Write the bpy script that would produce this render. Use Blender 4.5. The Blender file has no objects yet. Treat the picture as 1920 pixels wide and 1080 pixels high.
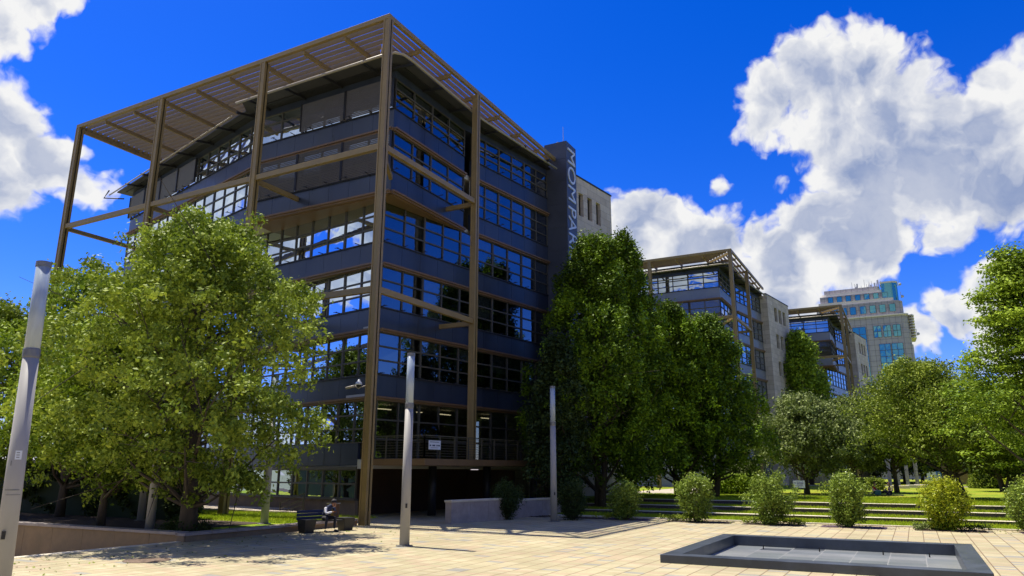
import bpy, bmesh, math, random
import numpy as np
from mathutils import Vector, Matrix
R = math.radians
sc = bpy.context.scene
COL = sc.collection

# ---------------------------------------------------------------- camera
F_PX, PITCH, YAW, ROLL = 1362.5, 0.245419, 0.493975, 0.002116
cam = bpy.data.cameras.new("camera")
cam.sensor_width = 36; cam.lens = F_PX / 1920 * 36
cam.clip_end = 5000; cam.clip_start = 0.1
co = bpy.data.objects.new("camera", cam); COL.objects.link(co); sc.camera = co
Fv = Vector((-math.sin(YAW)*math.cos(PITCH), math.cos(YAW)*math.cos(PITCH), math.sin(PITCH)))
Rv = Vector((math.cos(YAW), math.sin(YAW), 0)); Uv = Rv.cross(Fv)
R2 = Rv*math.cos(ROLL) + Uv*math.sin(ROLL); U2 = Uv*math.cos(ROLL) - Rv*math.sin(ROLL)
co.matrix_world = Matrix(((R2.x, U2.x, -Fv.x, 0), (R2.y, U2.y, -Fv.y, 0), (R2.z, U2.z, -Fv.z, 2.5), (0, 0, 0, 1)))

# ---------------------------------------------------------------- exposure, sun, sky
sc.view_settings.view_transform = 'Standard'
sc.view_settings.look = 'None'
sc.view_settings.exposure = 0.65
sc.view_settings.gamma = 1
SUN_EL = R(66.7)
SV = Vector((-0.9966*math.cos(SUN_EL), 0.083*math.cos(SUN_EL), math.sin(SUN_EL)))
sl = bpy.data.lights.new("sun", 'SUN'); sl.energy = 4.9; sl.angle = R(0.5); sl.color = (1.0, 0.93, 0.8)
so = bpy.data.objects.new("sun", sl); COL.objects.link(so)
so.rotation_euler = SV.to_track_quat('Z', 'Y').to_euler()

world = bpy.data.worlds.new("World"); sc.world = world; world.use_nodes = True
WN = world.node_tree; WN.nodes.clear()
class NT:
    """small helper round a node tree"""
    def __init__(s, nt): s.nt = nt
    def n(s, kind, **kw):
        nd = s.nt.nodes.new(kind)
        for k, v in kw.items(): setattr(nd, k, v)
        return nd
    def put(s, sock, v):
        if v is None: return
        if hasattr(v, 'is_output'): s.nt.links.new(v, sock)
        else: sock.default_value = v
    def m(s, op, a, b=None, c=None, clamp=False):
        nd = s.n('ShaderNodeMath', operation=op, use_clamp=clamp)
        for i, v in enumerate((a, b, c)): s.put(nd.inputs[i], v)
        return nd.outputs[0]
    def v(s, op, a, b=None, sc_=None):
        nd = s.n('ShaderNodeVectorMath', operation=op)
        s.put(nd.inputs[0], a); s.put(nd.inputs[1], b)
        if sc_ is not None: s.put(nd.inputs['Scale'], sc_)
        return nd.outputs['Value'] if op in ('DISTANCE', 'LENGTH', 'DOT_PRODUCT') else nd.outputs[0]
    def noise(s, vec, scale, detail=4, rough=.5, dist=0, out=0):
        nd = s.n('ShaderNodeTexNoise'); s.put(nd.inputs['Vector'], vec)
        nd.inputs['Scale'].default_value = scale; nd.inputs['Detail'].default_value = detail
        nd.inputs['Roughness'].default_value = rough; nd.inputs['Distortion'].default_value = dist
        return nd.outputs[out]
    def ramp(s, val, a, b, lo=0., hi=1., smooth=True):
        nd = s.n('ShaderNodeMapRange', interpolation_type='SMOOTHSTEP' if smooth else 'LINEAR')
        s.put(nd.inputs[0], val); s.put(nd.inputs[1], a); s.put(nd.inputs[2], b); s.put(nd.inputs[3], lo); s.put(nd.inputs[4], hi)
        return nd.outputs[0]
    def mix(s, fac, a, b, kind='RGBA', blend='MIX'):
        nd = s.n('ShaderNodeMix', data_type=kind, blend_type=blend)
        s.put(nd.inputs[0], fac)
        i = 6 if kind == 'RGBA' else 2
        s.put(nd.inputs[i], a); s.put(nd.inputs[i+1], b)
        return nd.outputs[2 if kind == 'RGBA' else 0]

def sky_dir(u, v):
    d = Fv + R2*((u-960)/F_PX) + U2*((540-v)/F_PX); return d.normalized()
w = NT(WN)
tc = w.n('ShaderNodeTexCoord').outputs['Generated']
sky = w.n('ShaderNodeTexSky', sky_type='NISHITA')
sky.sun_disc = False; sky.sun_elevation = SUN_EL; sky.sun_rotation = math.atan2(SV.x, SV.y)
sky.altitude = 200; sky.air_density = 1.0; sky.dust_density = 0.3; sky.ozone_density = 3.0
hsv = w.n('ShaderNodeHueSaturation'); hsv.inputs['Saturation'].default_value = 1.45; hsv.inputs['Value'].default_value = 1.0
hsv.inputs['Hue'].default_value = 0.505
WN.links.new(sky.outputs[0], hsv.inputs['Color'])
gam = w.n('ShaderNodeGamma'); gam.inputs[1].default_value = 1.1; WN.links.new(w.mix(1.0, hsv.outputs[0], (1.0, .99, 1.62, 1), blend='MULTIPLY'), gam.inputs[0])
bg_sky = w.n('ShaderNodeBackground'); WN.links.new(gam.outputs[0], bg_sky.inputs[0]); bg_sky.inputs[1].default_value = 0.061
# clouds: soft cells of the sky dome, given as directions with an angular size, broken up by fractal noise
warp = w.noise(tc, 5.0, 5, .6, out=1)
wv = w.v('ADD', tc, w.v('SCALE', w.v('SUBTRACT', warp, (.5, .5, .5)), sc_=0.13))
CL = [ # (u, v, radius px, strength)
 (40,0,100,1),(120,5,75,1),(-60,30,110,1),(10,235,95,1),(-60,320,150,1),(75,300,90,1),(110,350,65,.8),(150,330,45,.7),
 (1430,195,85,1),(1500,200,95,1),(1530,160,110,1),(1640,130,130,1),(1700,210,150,1),(1790,235,130,1),(1860,240,120,1),(1560,230,120,1),(1900,150,70,.8),
 (1640,300,150,1),(1760,310,170,1),(1880,340,130,1),(1560,390,90,.8),(1500,420,80,.8),(1620,430,110,1),(1760,420,90,.8),
 (1200,420,95,1),(1180,480,100,1),(1290,480,95,1),(1360,455,85,1),(1420,450,75,.9),(1480,480,110,1),(1570,470,95,1),(1640,475,70,.9),(1380,520,100,1),(1520,410,90,1),(1280,560,120,1),(1450,590,120,1),(1570,560,60,.7),
 (1820,600,90,1),(1740,640,80,1),(1880,540,80,1),(1780,560,45,.7),(1960,620,160,1),(1660,690,80,.8),
 (1330,340,30,.45),(1545,5,32,.5),(1860,430,30,.5),(1480,340,50,.55)]
field = None
for u, v, r, s_ in CL:
    d = sky_dir(u, v); rr = r / F_PX * (math.cos(math.atan(math.hypot(u-960, v-540)/F_PX)))
    dist = w.v('DISTANCE', wv, tuple(d))
    g = w.ramp(dist, 0.0, rr*1.3, s_, 0.0, smooth=False)
    field = g if field is None else w.m('MAXIMUM', field, g)
# cumulus elsewhere on the dome (mirrored by the windows)
away = w.ramp(w.v('DOT_PRODUCT', tc, tuple(Fv)), .62, .35, 0, 1)
low = w.ramp(w.noise(w.v('MULTIPLY', wv, (1, 1, 1.8)), 2.6, 2, .5), .44, .62, 0, 1)
field = w.m('MAXIMUM', field, w.m('MULTIPLY', low, away))
sep = w.n('ShaderNodeSeparateXYZ'); WN.links.new(tc, sep.inputs[0])
def puffs(vec, det=6):
    """billowy density: fractal noise plus rounded cells at three sizes"""
    t_ = w.m('MULTIPLY', w.m('SUBTRACT', w.noise(vec, 8.0, det, .6), .5), .95)
    jit = w.v('ADD', vec, w.v('SCALE', w.v('SUBTRACT', w.noise(vec, 22.0, 3, .6, out=1), (.5, .5, .5)), sc_=.035))
    for sc_, am in ((11.0, .26), (25.0, .19), (55.0, .12)):
        vo = w.n('ShaderNodeTexVoronoi', feature='F1'); WN.links.new(jit, vo.inputs['Vector'])
        vo.inputs['Scale'].default_value = sc_
        t_ = w.m('ADD', t_, w.m('MULTIPLY', w.m('SUBTRACT', .42, vo.outputs['Distance']), am))
    return t_
pf = puffs(wv, 9)
f2 = w.m('ADD', field, pf)
mask = w.ramp(f2, .28, .47, 0, 1)
mask = w.m('MULTIPLY', mask, w.ramp(sep.outputs[2], -.02, .03, 0, 1))
# light and shade of the cloud mass: density towards the sun compared with density here
pfs = puffs(w.v('ADD', wv, tuple(SV*0.030)), 5)
relief = w.m('SUBTRACT', pfs, pf)
big = w.noise(wv, 4.2, 3, .5)
thick = w.ramp(f2, .36, 1.0, 0, 1)
shade = w.m('ADD', w.m('MULTIPLY', thick, w.ramp(big, .3, .6, .42, 1.0)), w.m('ADD', w.m('MULTIPLY', relief, 1.9), w.ramp(w.noise(wv, 17.0, 7, .65), .3, .7, -.10, .18)))
shade = w.m('MINIMUM', w.m('MAXIMUM', shade, 0.0), w.ramp(w.noise(wv, 7.0, 7, .6), .3, .7, .5, .88))
ccol = w.mix(shade, (1.0, 1.0, 1.0, 1), (.17, .27, .55, 1))
bg_c = w.n('ShaderNodeBackground'); WN.links.new(ccol, bg_c.inputs[0]); bg_c.inputs[1].default_value = 0.58
ms = w.n('ShaderNodeMixShader'); WN.links.new(mask, ms.inputs[0]); WN.links.new(bg_sky.outputs[0], ms.inputs[1]); WN.links.new(bg_c.outputs[0], ms.inputs[2])
wo = w.n('ShaderNodeOutputWorld'); WN.links.new(ms.outputs[0], wo.inputs[0])

# ---------------------------------------------------------------- materials
MATS = {}
def pm(name, col, rough=.6, metal=0, var=0, vscale=2, bump=0, bscale=20, spec=.5, col2=None, stretch=(1, 1, 1)):
    m = bpy.data.materials.new(name); m.use_nodes = True
    nt = NT(m.node_tree); b = m.node_tree.nodes['Principled BSDF']
    b.inputs['Roughness'].default_value = rough; b.inputs['Metallic'].default_value = metal
    b.inputs['Specular IOR Level'].default_value = spec
    c = (*col, 1); b.inputs['Base Color'].default_value = c
    P = nt.v('MULTIPLY', nt.n('ShaderNodeTexCoord').outputs['Object'], stretch)
    if var:
        n1 = nt.noise(P, vscale, 6, .65)
        k = nt.ramp(n1, .3, .7, 1-var, 1+var, smooth=False)
        if col2: out = nt.mix(nt.ramp(n1, .35, .65), c, (*col2, 1))
        else: out = nt.mix(1.0, c, nt.n('ShaderNodeCombineColor').outputs[0], blend='MULTIPLY')
        if not col2:
            cc = out.node.inputs[7].links[0].from_node
            for i in range(3): m.node_tree.links.new(k, cc.inputs[i])
        m.node_tree.links.new(out, b.inputs['Base Color'])
        r = nt.ramp(n1, .3, .7, max(rough-.08, .02), min(rough+.08, 1), smooth=False)
        m.node_tree.links.new(r, b.inputs['Roughness'])
    if bump:
        bn = nt.n('ShaderNodeBump'); bn.inputs['Strength'].default_value = bump; bn.inputs['Distance'].default_value = .02
        m.node_tree.links.new(nt.noise(P, bscale, 5, .6), bn.inputs['Height'])
        m.node_tree.links.new(bn.outputs[0], b.inputs['Normal'])
    MATS[name] = m; return m
pm('bronze', (.25, .175, .065), .5, 0, .14, 1.2, .1, 30)
pm('bronze_slat', (.26, .18, .07), .55, 0, .15, .8)
pm('cornice', (.17, .10, .045), .5, 0, .15, 1)
pm('spandrel', (.034, .043, .066), .35, .1, .26, .5, spec=.6, stretch=(1.3, 1.3, .25))
pm('spandrel_far_skylit', (.2, .215, .24), .35, .3, .12, .35, spec=.6)  # paler copy of the panel colour, skylight on the far blocks painted in
pm('frame', (.075, .066, .045), .5, 0, .1, 3)
pm('dark_metal', (.03, .03, .035), .5, .3, .1, 3)
pm('blind', (.085, .078, .09), .45, .3, .1, 2)
pm('eave', (.05, .05, .06), .6, 0, .08, 1)
pm('rail_white', (.34, .30, .25), .45, .1, .1, 3)
pm('pylon', (.055, .06, .075), .45, .1, .22, .6, .05, 4)
pm('letters', (.62, .66, .7), .4, .2, .05, 3)
pm('roller_blind', (.6, .58, .54), .8, 0, .08, 3)
pm('inner_wall', (.22, .19, .13), .8, 0, .25, .5)
pm('inner_ceiling', (.5, .48, .42), .8, 0, .1, .5)
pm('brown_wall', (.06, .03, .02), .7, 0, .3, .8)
pm('concrete', (.24, .165, .095), .8, 0, .22, 1.3, .3, 25)
pm('granite', (.33, .28, .26), .7, 0, .2, 2.5, .3, 40)
pm('kerb', (.62, .55, .42), .8, 0, .15, 2, .2, 30)
pm('riser', (.07, .052, .055), .85, 0, .45, 1.8, .4, 12, stretch=(1, 1, .35))
pm('slate_wall', (.055, .065, .08), .35, 0, .3, 1.5, .15, 20)
pm('soil', (.05, .032, .022), .95, 0, .5, 5, .8, 40)
pm('pebbles', (.10, .06, .085), .8, 0, .6, 18, 1.0, 40)
pm('bark', (.075, .058, .042), .9, 0, .4, 5, .8, 14, stretch=(1, 1, .25))
pm('lamp_metal', (.34, .33, .31), .6, 0, .1, 1.5, spec=.4, stretch=(1, 1, .3))
pm('lamp_collar', (.2, .2, .2), .4, .5, .1, 6)
pm('black_paint', (.012, .012, .014), .5, 0, .2, 3)
pm('white_board', (.6, .64, .7), .5)
pm('ink', (.03, .05, .12), .6)
pm('ink_pale', (.22, .22, .34), .6)
pm('stone_far', (.36, .34, .35), .7, 0, .12, .6)
def joint_grid(name, cell):
    m = MATS[name]; nt = NT(m.node_tree); N = m.node_tree; b = N.nodes['Principled BSDF']; src = b.inputs['Base Color'].links[0].from_socket
    sp_ = nt.n('ShaderNodeSeparateXYZ'); N.links.new(nt.n('ShaderNodeTexCoord').outputs['Object'], sp_.inputs[0]); k = None
    for i in (0, 2):
        f = nt.m('FRACT', nt.m('DIVIDE', sp_.outputs[i], cell)); g_ = nt.ramp(nt.m('MINIMUM', f, nt.m('SUBTRACT', 1.0, f)), .03, .06, .6, 1)
        k = g_ if k is None else nt.m('MULTIPLY', k, g_)
    cc = nt.n('ShaderNodeCombineColor')
    for i in range(3): N.links.new(k, cc.inputs[i])
    N.links.new(nt.mix(1.0, src, cc.outputs[0], blend='MULTIPLY'), b.inputs['Base Color'])
joint_grid('stone_far', 1.25)
pm('tower_band', (.65, .6, .52), .6, 0, .1, .5)
pm('antenna', (.4, .4, .4), .6)
pm('wood', (.14, .075, .035), .6, 0, .3, 4, stretch=(1, 1, .3))
pm('skin', (.42, .2, .12), .55)
pm('skin_pale', (.6, .4, .32), .55)
pm('cloth_white', (.7, .7, .74), .8); pm('cloth_dark', (.02, .02, .028), .85); pm('cloth_navy', (.02, .03, .08), .85)
pm('cloth_red', (.5, .03, .025), .85); pm('cloth_pink', (.5, .25, .25), .85); pm('hair_dark', (.02, .013, .01), .7); pm('hair_red', (.16, .04, .02), .7)
pm('cloth_teal', (.12, .3, .27), .8); pm('denim', (.04, .07, .16), .85)
pm('blue_panel', (.05, .16, .5), .4); pm('path_stone', (.42, .36, .28), .85, 0, .15, 1, .1, 20)
pm('plain_ground', (.16, .17, .1), .95, 0, .3, .05)
pm('manhole_iron', (.16, .11, .08), .6, .4, .4, 14, .6, 30)
pm('yellow_box', (.16, .12, .02), .6, 0, .2, 2)

def lamp_glass():
    m = pm('lamp_glass', (.42, .5, .6), .18, 0, .12, 2, spec=.7, stretch=(3, 3, .6))
    b = m.node_tree.nodes['Principled BSDF']; b.inputs['Transmission Weight'].default_value = .25
lamp_glass()
def led():
    m = pm('lit_tube', (.9, .8, .6), .5); b = m.node_tree.nodes['Principled BSDF']
    b.inputs['Emission Color'].default_value = (1, .82, .5, 1); b.inputs['Emission Strength'].default_value = 1.2
led()
def glass_mat(name, refl, tint=(.75, .87, 1.0), trans=(.30, .33, .33), opaque=None):
    m = bpy.data.materials.new(name); m.use_nodes = True; nt = NT(m.node_tree); N = m.node_tree; N.nodes.clear()
    gl = nt.n('ShaderNodeBsdfGlossy'); gl.inputs['Color'].default_value = (*tint, 1); gl.inputs['Roughness'].default_value = .015
    if opaque: tr = nt.n('ShaderNodeBsdfDiffuse')
    else: tr = nt.n('ShaderNodeBsdfTransparent')
    tr.inputs['Color'].default_value = (*(opaque or trans), 1)
    fr = nt.n('ShaderNodeFresnel'); fr.inputs['IOR'].default_value = 1.6
    geo = nt.n('ShaderNodeNewGeometry')
    fac = nt.m('ADD', refl, nt.m('MULTIPLY', fr.outputs[0], .6), clamp=True)
    bn = nt.n('ShaderNodeBump'); bn.inputs['Strength'].default_value = .12; bn.inputs['Distance'].default_value = .03
    N.links.new(nt.noise(nt.n('ShaderNodeTexCoord').outputs['Object'], .9, 2, .5), bn.inputs['Height'])
    N.links.new(bn.outputs[0], gl.inputs['Normal'])
    mx = nt.n('ShaderNodeMixShader'); N.links.new(fac, mx.inputs[0]); N.links.new(tr.outputs[0], mx.inputs[1]); N.links.new(gl.outputs[0], mx.inputs[2])
    o = nt.n('ShaderNodeOutputMaterial'); N.links.new(mx.outputs[0], o.inputs[0]); MATS[name] = m
glass_mat('glass', .20, tint=(.72, .84, 1.0), trans=(.26, .28, .27))
glass_mat('glass_dark', .06, opaque=(.012, .012, .014))
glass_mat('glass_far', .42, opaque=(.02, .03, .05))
glass_mat('glass_teal', .25, tint=(.3, .7, .8), opaque=(.03, .17, .2))

def leaf_mat(name, c1, c2, trans=.2, rough=.6):
    m = bpy.data.materials.new(name); m.use_nodes = True; nt = NT(m.node_tree); N = m.node_tree
    b = N.nodes['Principled BSDF']; out = N.nodes['Material Output']
    at = nt.n('ShaderNodeAttribute', attribute_name='tone')
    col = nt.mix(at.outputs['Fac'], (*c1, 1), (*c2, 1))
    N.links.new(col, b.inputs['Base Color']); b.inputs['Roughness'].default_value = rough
    b.inputs['Specular IOR Level'].default_value = .18
    tl = nt.n('ShaderNodeBsdfTranslucent')
    N.links.new(nt.mix(.5, col, (.16, .24, .02, 1)), tl.inputs[0])
    mx = nt.n('ShaderNodeMixShader'); mx.inputs[0].default_value = trans
    N.links.new(b.outputs[0], mx.inputs[1]); N.links.new(tl.outputs[0], mx.inputs[2]); N.links.new(mx.outputs[0], out.inputs[0])
    MATS[name] = m
leaf_mat('leaf_linden', (.07, .12, .008), (.50, .60, .07))
leaf_mat('leaf_bright', (.055, .12, .008), (.38, .50, .03))
leaf_mat('leaf_horn', (.012, .034, .003), (.24, .38, .012), .12)
leaf_mat('leaf_grey', (.045, .07, .016), (.32, .38, .12))
leaf_mat('leaf_olive', (.05, .09, .008), (.36, .43, .045))
leaf_mat('leaf_shrub', (.055, .11, .008), (.36, .46, .07), .15, .35)
leaf_mat('leaf_gold', (.13, .22, .01), (.58, .58, .03), .2, .4)
leaf_mat('leaf_dark', (.018, .035, .01), (.06, .09, .02), .15)
leaf_mat('grass_blade', (.24, .34, .012), (.5, .58, .03), .35)

def stone_mat():
    m = pm('stone', (.56, .49, .41), .75, 0, .12, 1.2)
    nt = NT(m.node_tree); N = m.node_tree; b = N.nodes['Principled BSDF']
    src = b.inputs['Base Color'].links[0].from_socket
    P = nt.n('ShaderNodeTexCoord').outputs['Object']; s = nt.n('ShaderNodeSeparateXYZ'); N.links.new(P, s.inputs[0])
    cv = nt.n('ShaderNodeCombineXYZ'); N.links.new(nt.m('ADD', s.outputs[0], s.outputs[1]), cv.inputs[0]); N.links.new(s.outputs[2], cv.inputs[1])
    br = nt.n('ShaderNodeTexBrick'); N.links.new(cv.outputs[0], br.inputs[0])
    br.inputs['Color1'].default_value = (1, 1, 1, 1); br.inputs['Color2'].default_value = (.8, .78, .76, 1); br.inputs['Mortar'].default_value = (.45, .43, .42, 1)
    br.inputs['Scale'].default_value = 1; br.inputs['Mortar Size'].default_value = .012; br.inputs['Brick Width'].default_value = 1.2; br.inputs['Row Height'].default_value = .62
    N.links.new(nt.mix(1.0, src, br.outputs[0], blend='MULTIPLY'), b.inputs['Base Color'])
stone_mat()

def tile_mat(name, cols, jx, jy, mort, sx=.5, sy=.5, rough=.75, darkp=.05, dark=(.3, .3, .3), bump=.3, spec=.3):
    m = bpy.data.materials.new(name); m.use_nodes = True; nt = NT(m.node_tree); N = m.node_tree
    b = N.nodes['Principled BSDF']; b.inputs['Roughness'].default_value = rough; b.inputs['Specular IOR Level'].default_value = spec
    P = nt.n('ShaderNodeTexCoord').outputs['Object']; s = nt.n('ShaderNodeSeparateXYZ'); N.links.new(P, s.inputs[0])
    X = nt.m('DIVIDE', s.outputs[0], sx); ix = nt.m('FLOOR', X); fx = nt.m('FRACT', X)
    Y = nt.m('DIVIDE', s.outputs[1], sy)
    iy = nt.m('FLOOR', Y); fy = nt.m('FRACT', Y)
    cv = nt.n('ShaderNodeCombineXYZ'); N.links.new(ix, cv.inputs[0]); N.links.new(iy, cv.inputs[1])
    wn = nt.n('ShaderNodeTexWhiteNoise', noise_dimensions='2D'); N.links.new(cv.outputs[0], wn.inputs['Vector'])
    cr = nt.n('ShaderNodeValToRGB'); N.links.new(wn.outputs[0], cr.inputs[0]); cr.color_ramp.interpolation = 'CONSTANT'
    e = cr.color_ramp.elements; e[0].color = (*dark, 1); e[0].position = 0; e[1].position = darkp; e[1].color = (*cols[0], 1)
    for i, c in enumerate(cols[1:]):
        q = e.new(darkp + (1-darkp)*(i+1)/len(cols)); q.color = (*c, 1)
    stain = nt.m('MULTIPLY', nt.ramp(nt.noise(P, .35, 6, .7), .3, .75, .8, 1.1), nt.ramp(nt.noise(P, 2.4, 5, .75), .25, .5, .86, 1.0))
    grain = nt.ramp(nt.noise(P, 30, 4, .7), .3, .7, .9, 1.08)
    k = nt.m('MULTIPLY', stain, grain); cc = nt.n('ShaderNodeCombineColor')
    for i in range(3): N.links.new(k, cc.inputs[i])
    base = nt.mix(1.0, cr.outputs[0], cc.outputs[0], blend='MULTIPLY')
    dx = nt.m('MINIMUM', fx, nt.m('SUBTRACT', 1.0, fx)); dy = nt.m('MINIMUM', fy, nt.m('SUBTRACT', 1.0, fy))
    a = nt.ramp(dx, jx*.5/sx, jx/sx, 1, 0); c_ = nt.ramp(dy, jy*.5/sy, jy/sy, 1, 0)
    j = nt.m('MAXIMUM', a, nt.m('MULTIPLY', c_, .6))
    N.links.new(nt.mix(j, base, (*mort, 1)), b.inputs['Base Color'])
    bn = nt.n('ShaderNodeBump'); bn.inputs['Strength'].default_value = bump; bn.inputs['Distance'].default_value = .01
    N.links.new(nt.m('SUBTRACT', nt.m('MULTIPLY', grain, .2), j), bn.inputs['Height']); N.links.new(bn.outputs[0], b.inputs['Normal'])
    MATS[name] = m
tile_mat('paving', [(.41, .35, .205), (.45, .39, .235), (.44, .35, .22), (.47, .41, .255), (.41, .365, .215)], .020, .010, (.17, .12, .07), .52, .26, darkp=.06, dark=(.31, .30, .25))
tile_mat('pool_tiles', [(.23, .245, .25), (.195, .215, .22), (.27, .28, .28), (.21, .23, .235)], .018, .018, (.34, .34, .33), 1.0, .75, rough=.28, darkp=.12, dark=(.08, .09, .10), bump=.1, spec=.6)

def grass_mat():
    m = bpy.data.materials.new('grass'); m.use_nodes = True; nt = NT(m.node_tree); N = m.node_tree
    b = N.nodes['Principled BSDF']; b.inputs['Roughness'].default_value = .9; b.inputs['Specular IOR Level'].default_value = .1
    P = nt.n('ShaderNodeTexCoord').outputs['Object']
    a = nt.noise(P, .25, 6, .65); f = nt.noise(P, 6, 5, .7)
    c = nt.mix(nt.ramp(a, .35, .65), (.22, .34, .02, 1), (.40, .38, .04, 1))
    c = nt.mix(nt.ramp(f, .3, .7, 0, .6), c, (.05, .085, .012, 1))
    N.links.new(c, b.inputs['Base Color'])
    bn = nt.n('ShaderNodeBump'); bn.inputs['Strength'].default_value = .8; bn.inputs['Distance'].default_value = .06
    N.links.new(nt.noise(P, 12, 4, .7), bn.inputs['Height']); N.links.new(bn.outputs[0], b.inputs['Normal']); MATS['grass'] = m
grass_mat()

# ---------------------------------------------------------------- mesh helpers
class MB:
    def __init__(s): s.v = []; s.f = []
    def add(s, vs, fs):
        o = len(s.v); s.v += [tuple(p) for p in vs]; s.f += [tuple(i+o for i in f) for f in fs]; return s
    def box8(s, p): # p: 4 bottom then 4 top, ccw from above
        return s.add(p, [(3,2,1,0),(4,5,6,7),(0,1,5,4),(1,2,6,5),(2,3,7,6),(3,0,4,7)])
    def box(s, x0, y0, z0, x1, y1, z1):
        return s.box8([(x0,y0,z0),(x1,y0,z0),(x1,y1,z0),(x0,y1,z0),(x0,y0,z1),(x1,y0,z1),(x1,y1,z1),(x0,y1,z1)])
    def beam(s, p, q, w_, h, up=(0,0,1)):
        p = Vector(p); q = Vector(q); d = (q-p).normalized(); u = Vector(up)
        if abs(d.dot(u)) > .99: u = Vector((0,1,0))
        a = d.cross(u).normalized()*w_/2; b = a.cross(d).normalized()*h/2
        P = [p-a-b, p+a-b, q+a-b, q-a-b, p-a+b, p+a+b, q+a+b, q-a+b]
        return s.box8(P)
    def prism(s, poly, z0, z1):
        n = len(poly)
        return s.add([(x,y,z0) for x,y in poly]+[(x,y,z1) for x,y in poly],
            [tuple(range(n))[::-1], tuple(range(n,2*n))]+[(i,(i+1)%n,n+(i+1)%n,n+i) for i in range(n)])
    def tube(s, pts, rad, n=8, cap=True):
        rings = []; N_ = len(pts); prev = None
        for i, p in enumerate(pts):
            p = Vector(p); d = Vector(pts[min(i+1, N_-1)]) - Vector(pts[max(i-1, 0)]); d.normalize()
            if prev is None: a = d.orthogonal().normalized()
            else: a = (prev - d*prev.dot(d)).normalized()
            prev = a; b = d.cross(a)
            rings.append([p + (a*math.cos(2*math.pi*k/n) + b*math.sin(2*math.pi*k/n))*rad[i] for k in range(n)])
        vs = [q for r in rings for q in r]
        fs = [(i*n+k, i*n+(k+1)%n, (i+1)*n+(k+1)%n, (i+1)*n+k) for i in range(N_-1) for k in range(n)]
        if cap: fs += [tuple(range(n))[::-1], tuple(range((N_-1)*n, N_*n))]
        return s.add(vs, fs)
    def lathe(s, c, prof, n=20):
        vs = [(c[0]+r*math.cos(2*math.pi*k/n), c[1]+r*math.sin(2*math.pi*k/n), c[2]+z) for r, z in prof for k in range(n)]
        m_ = len(prof)
        fs = [(i*n+k, i*n+(k+1)%n, (i+1)*n+(k+1)%n, (i+1)*n+k) for i in range(m_-1) for k in range(n)]
        fs += [tuple(range(n))[::-1], tuple(range((m_-1)*n, m_*n))]
        return s.add(vs, fs)
    def ball(s, c, rx, ry, rz, n=12, m_=8):
        return s.lathe2(c, rx, ry, rz, n, m_)
    def lathe2(s, c, rx, ry, rz, n, m_):
        vs = []; 
        for i in range(m_+1):
            t = math.pi*i/m_; 
            for k in range(n):
                a = 2*math.pi*k/n; vs.append((c[0]+rx*math.sin(t)*math.cos(a), c[1]+ry*math.sin(t)*math.sin(a), c[2]-rz*math.cos(t)))
        return s.add(vs, [(i*n+k, i*n+(k+1)%n, (i+1)*n+(k+1)%n, (i+1)*n+k) for i in range(m_) for k in range(n)])
    def build(s, name, mat, parent=None, smooth=False, bevel=0):
        me = bpy.data.meshes.new(name); me.from_pydata(s.v, [], s.f); me.materials.append(MATS[mat])
        if smooth: me.polygons.foreach_set('use_smooth', [True]*len(me.polygons))
        me.update(); o = bpy.data.objects.new(name, me); COL.objects.link(o)
        if parent: o.parent = parent; o.matrix_parent_inverse = parent.matrix_basis.inverted()
        if bevel:
            b = o.modifiers.new('bevel', 'BEVEL'); b.width = bevel; b.segments = 2; b.limit_method = 'ANGLE'
        return o
def thing(name, label, cat, loc=(0,0,0), group=None):
    o = bpy.data.objects.new(name, None); COL.objects.link(o); o.location = loc; o.empty_display_size = .3
    return tag(o, label, cat, group)
def tag(o, label, cat, group=None):
    o['label'] = label; o['category'] = cat
    if group: o['group'] = group
    return o
def struct(o, kind='structure'): o['kind'] = kind; return o
class W:
    """a wall frame: s along the wall, d outwards, z up"""
    def __init__(s, P, ang, side): 
        s.P = P; s.t = (math.cos(R(ang)), math.sin(R(ang))); s.n = (-s.t[1]*side, s.t[0]*side); s.side = side
    def p(s, a, d, z): return (s.P[0]+s.t[0]*a+s.n[0]*d, s.P[1]+s.t[1]*a+s.n[1]*d, z)
    def xy(s, a, d): return s.p(a, d, 0)[:2]
    def box(s, mb, a0, a1, d0, d1, z0, z1):
        q = [s.p(a0,d0,z0), s.p(a1,d0,z0), s.p(a1,d1,z0), s.p(a0,d1,z0), s.p(a0,d0,z1), s.p(a1,d0,z1), s.p(a1,d1,z1), s.p(a0,d1,z1)]
        if s.side < 0: q = [q[0],q[3],q[2],q[1],q[4],q[7],q[6],q[5]]
        mb.box8(q)

rnd = random.Random(7)
# ---------------------------------------------------------------- ground
def sheet(name, poly, z, mat, thick=None):
    mb = MB()
    if thick: mb.prism(poly, z-thick, z)
    else: mb.add([(x,y,z) for x,y in poly], [tuple(range(len(poly)))])
    return struct(mb.build(name, mat))
sheet('ground', [(-2500,-2500),(2500,-2500),(2500,2500),(-2500,2500)], -1.6, 'plain_ground')
PX0, PX1, PY0, PY1 = -6.55, 1.33, 20.92, 28.76
plaza = MB()
def rect(mb, x0, y0, x1, y1, z=0, t=.3): mb.box(x0, y0, z-t, x1, y1, z)
rect(plaza, -23.2, -80, PX0+.02, 39.3); rect(plaza, PX0+.02, -80, PX1-.02, PY0+.02); rect(plaza, PX0+.02, PY1-.02, PX1-.02, 39.3); rect(plaza, PX1-.02, -80, 80, 39.3)
rect(plaza, -36, 27.6, -23.2, 56)      # under and beside the main building
plaza_o = struct(plaza.build('plaza_paving', 'paving'))
sheet('sunken_stair_floor', [(-60,-80),(-23.2,-80),(-23.2,18.4),(-60,18.4)], -1.1, 'paving')
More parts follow.
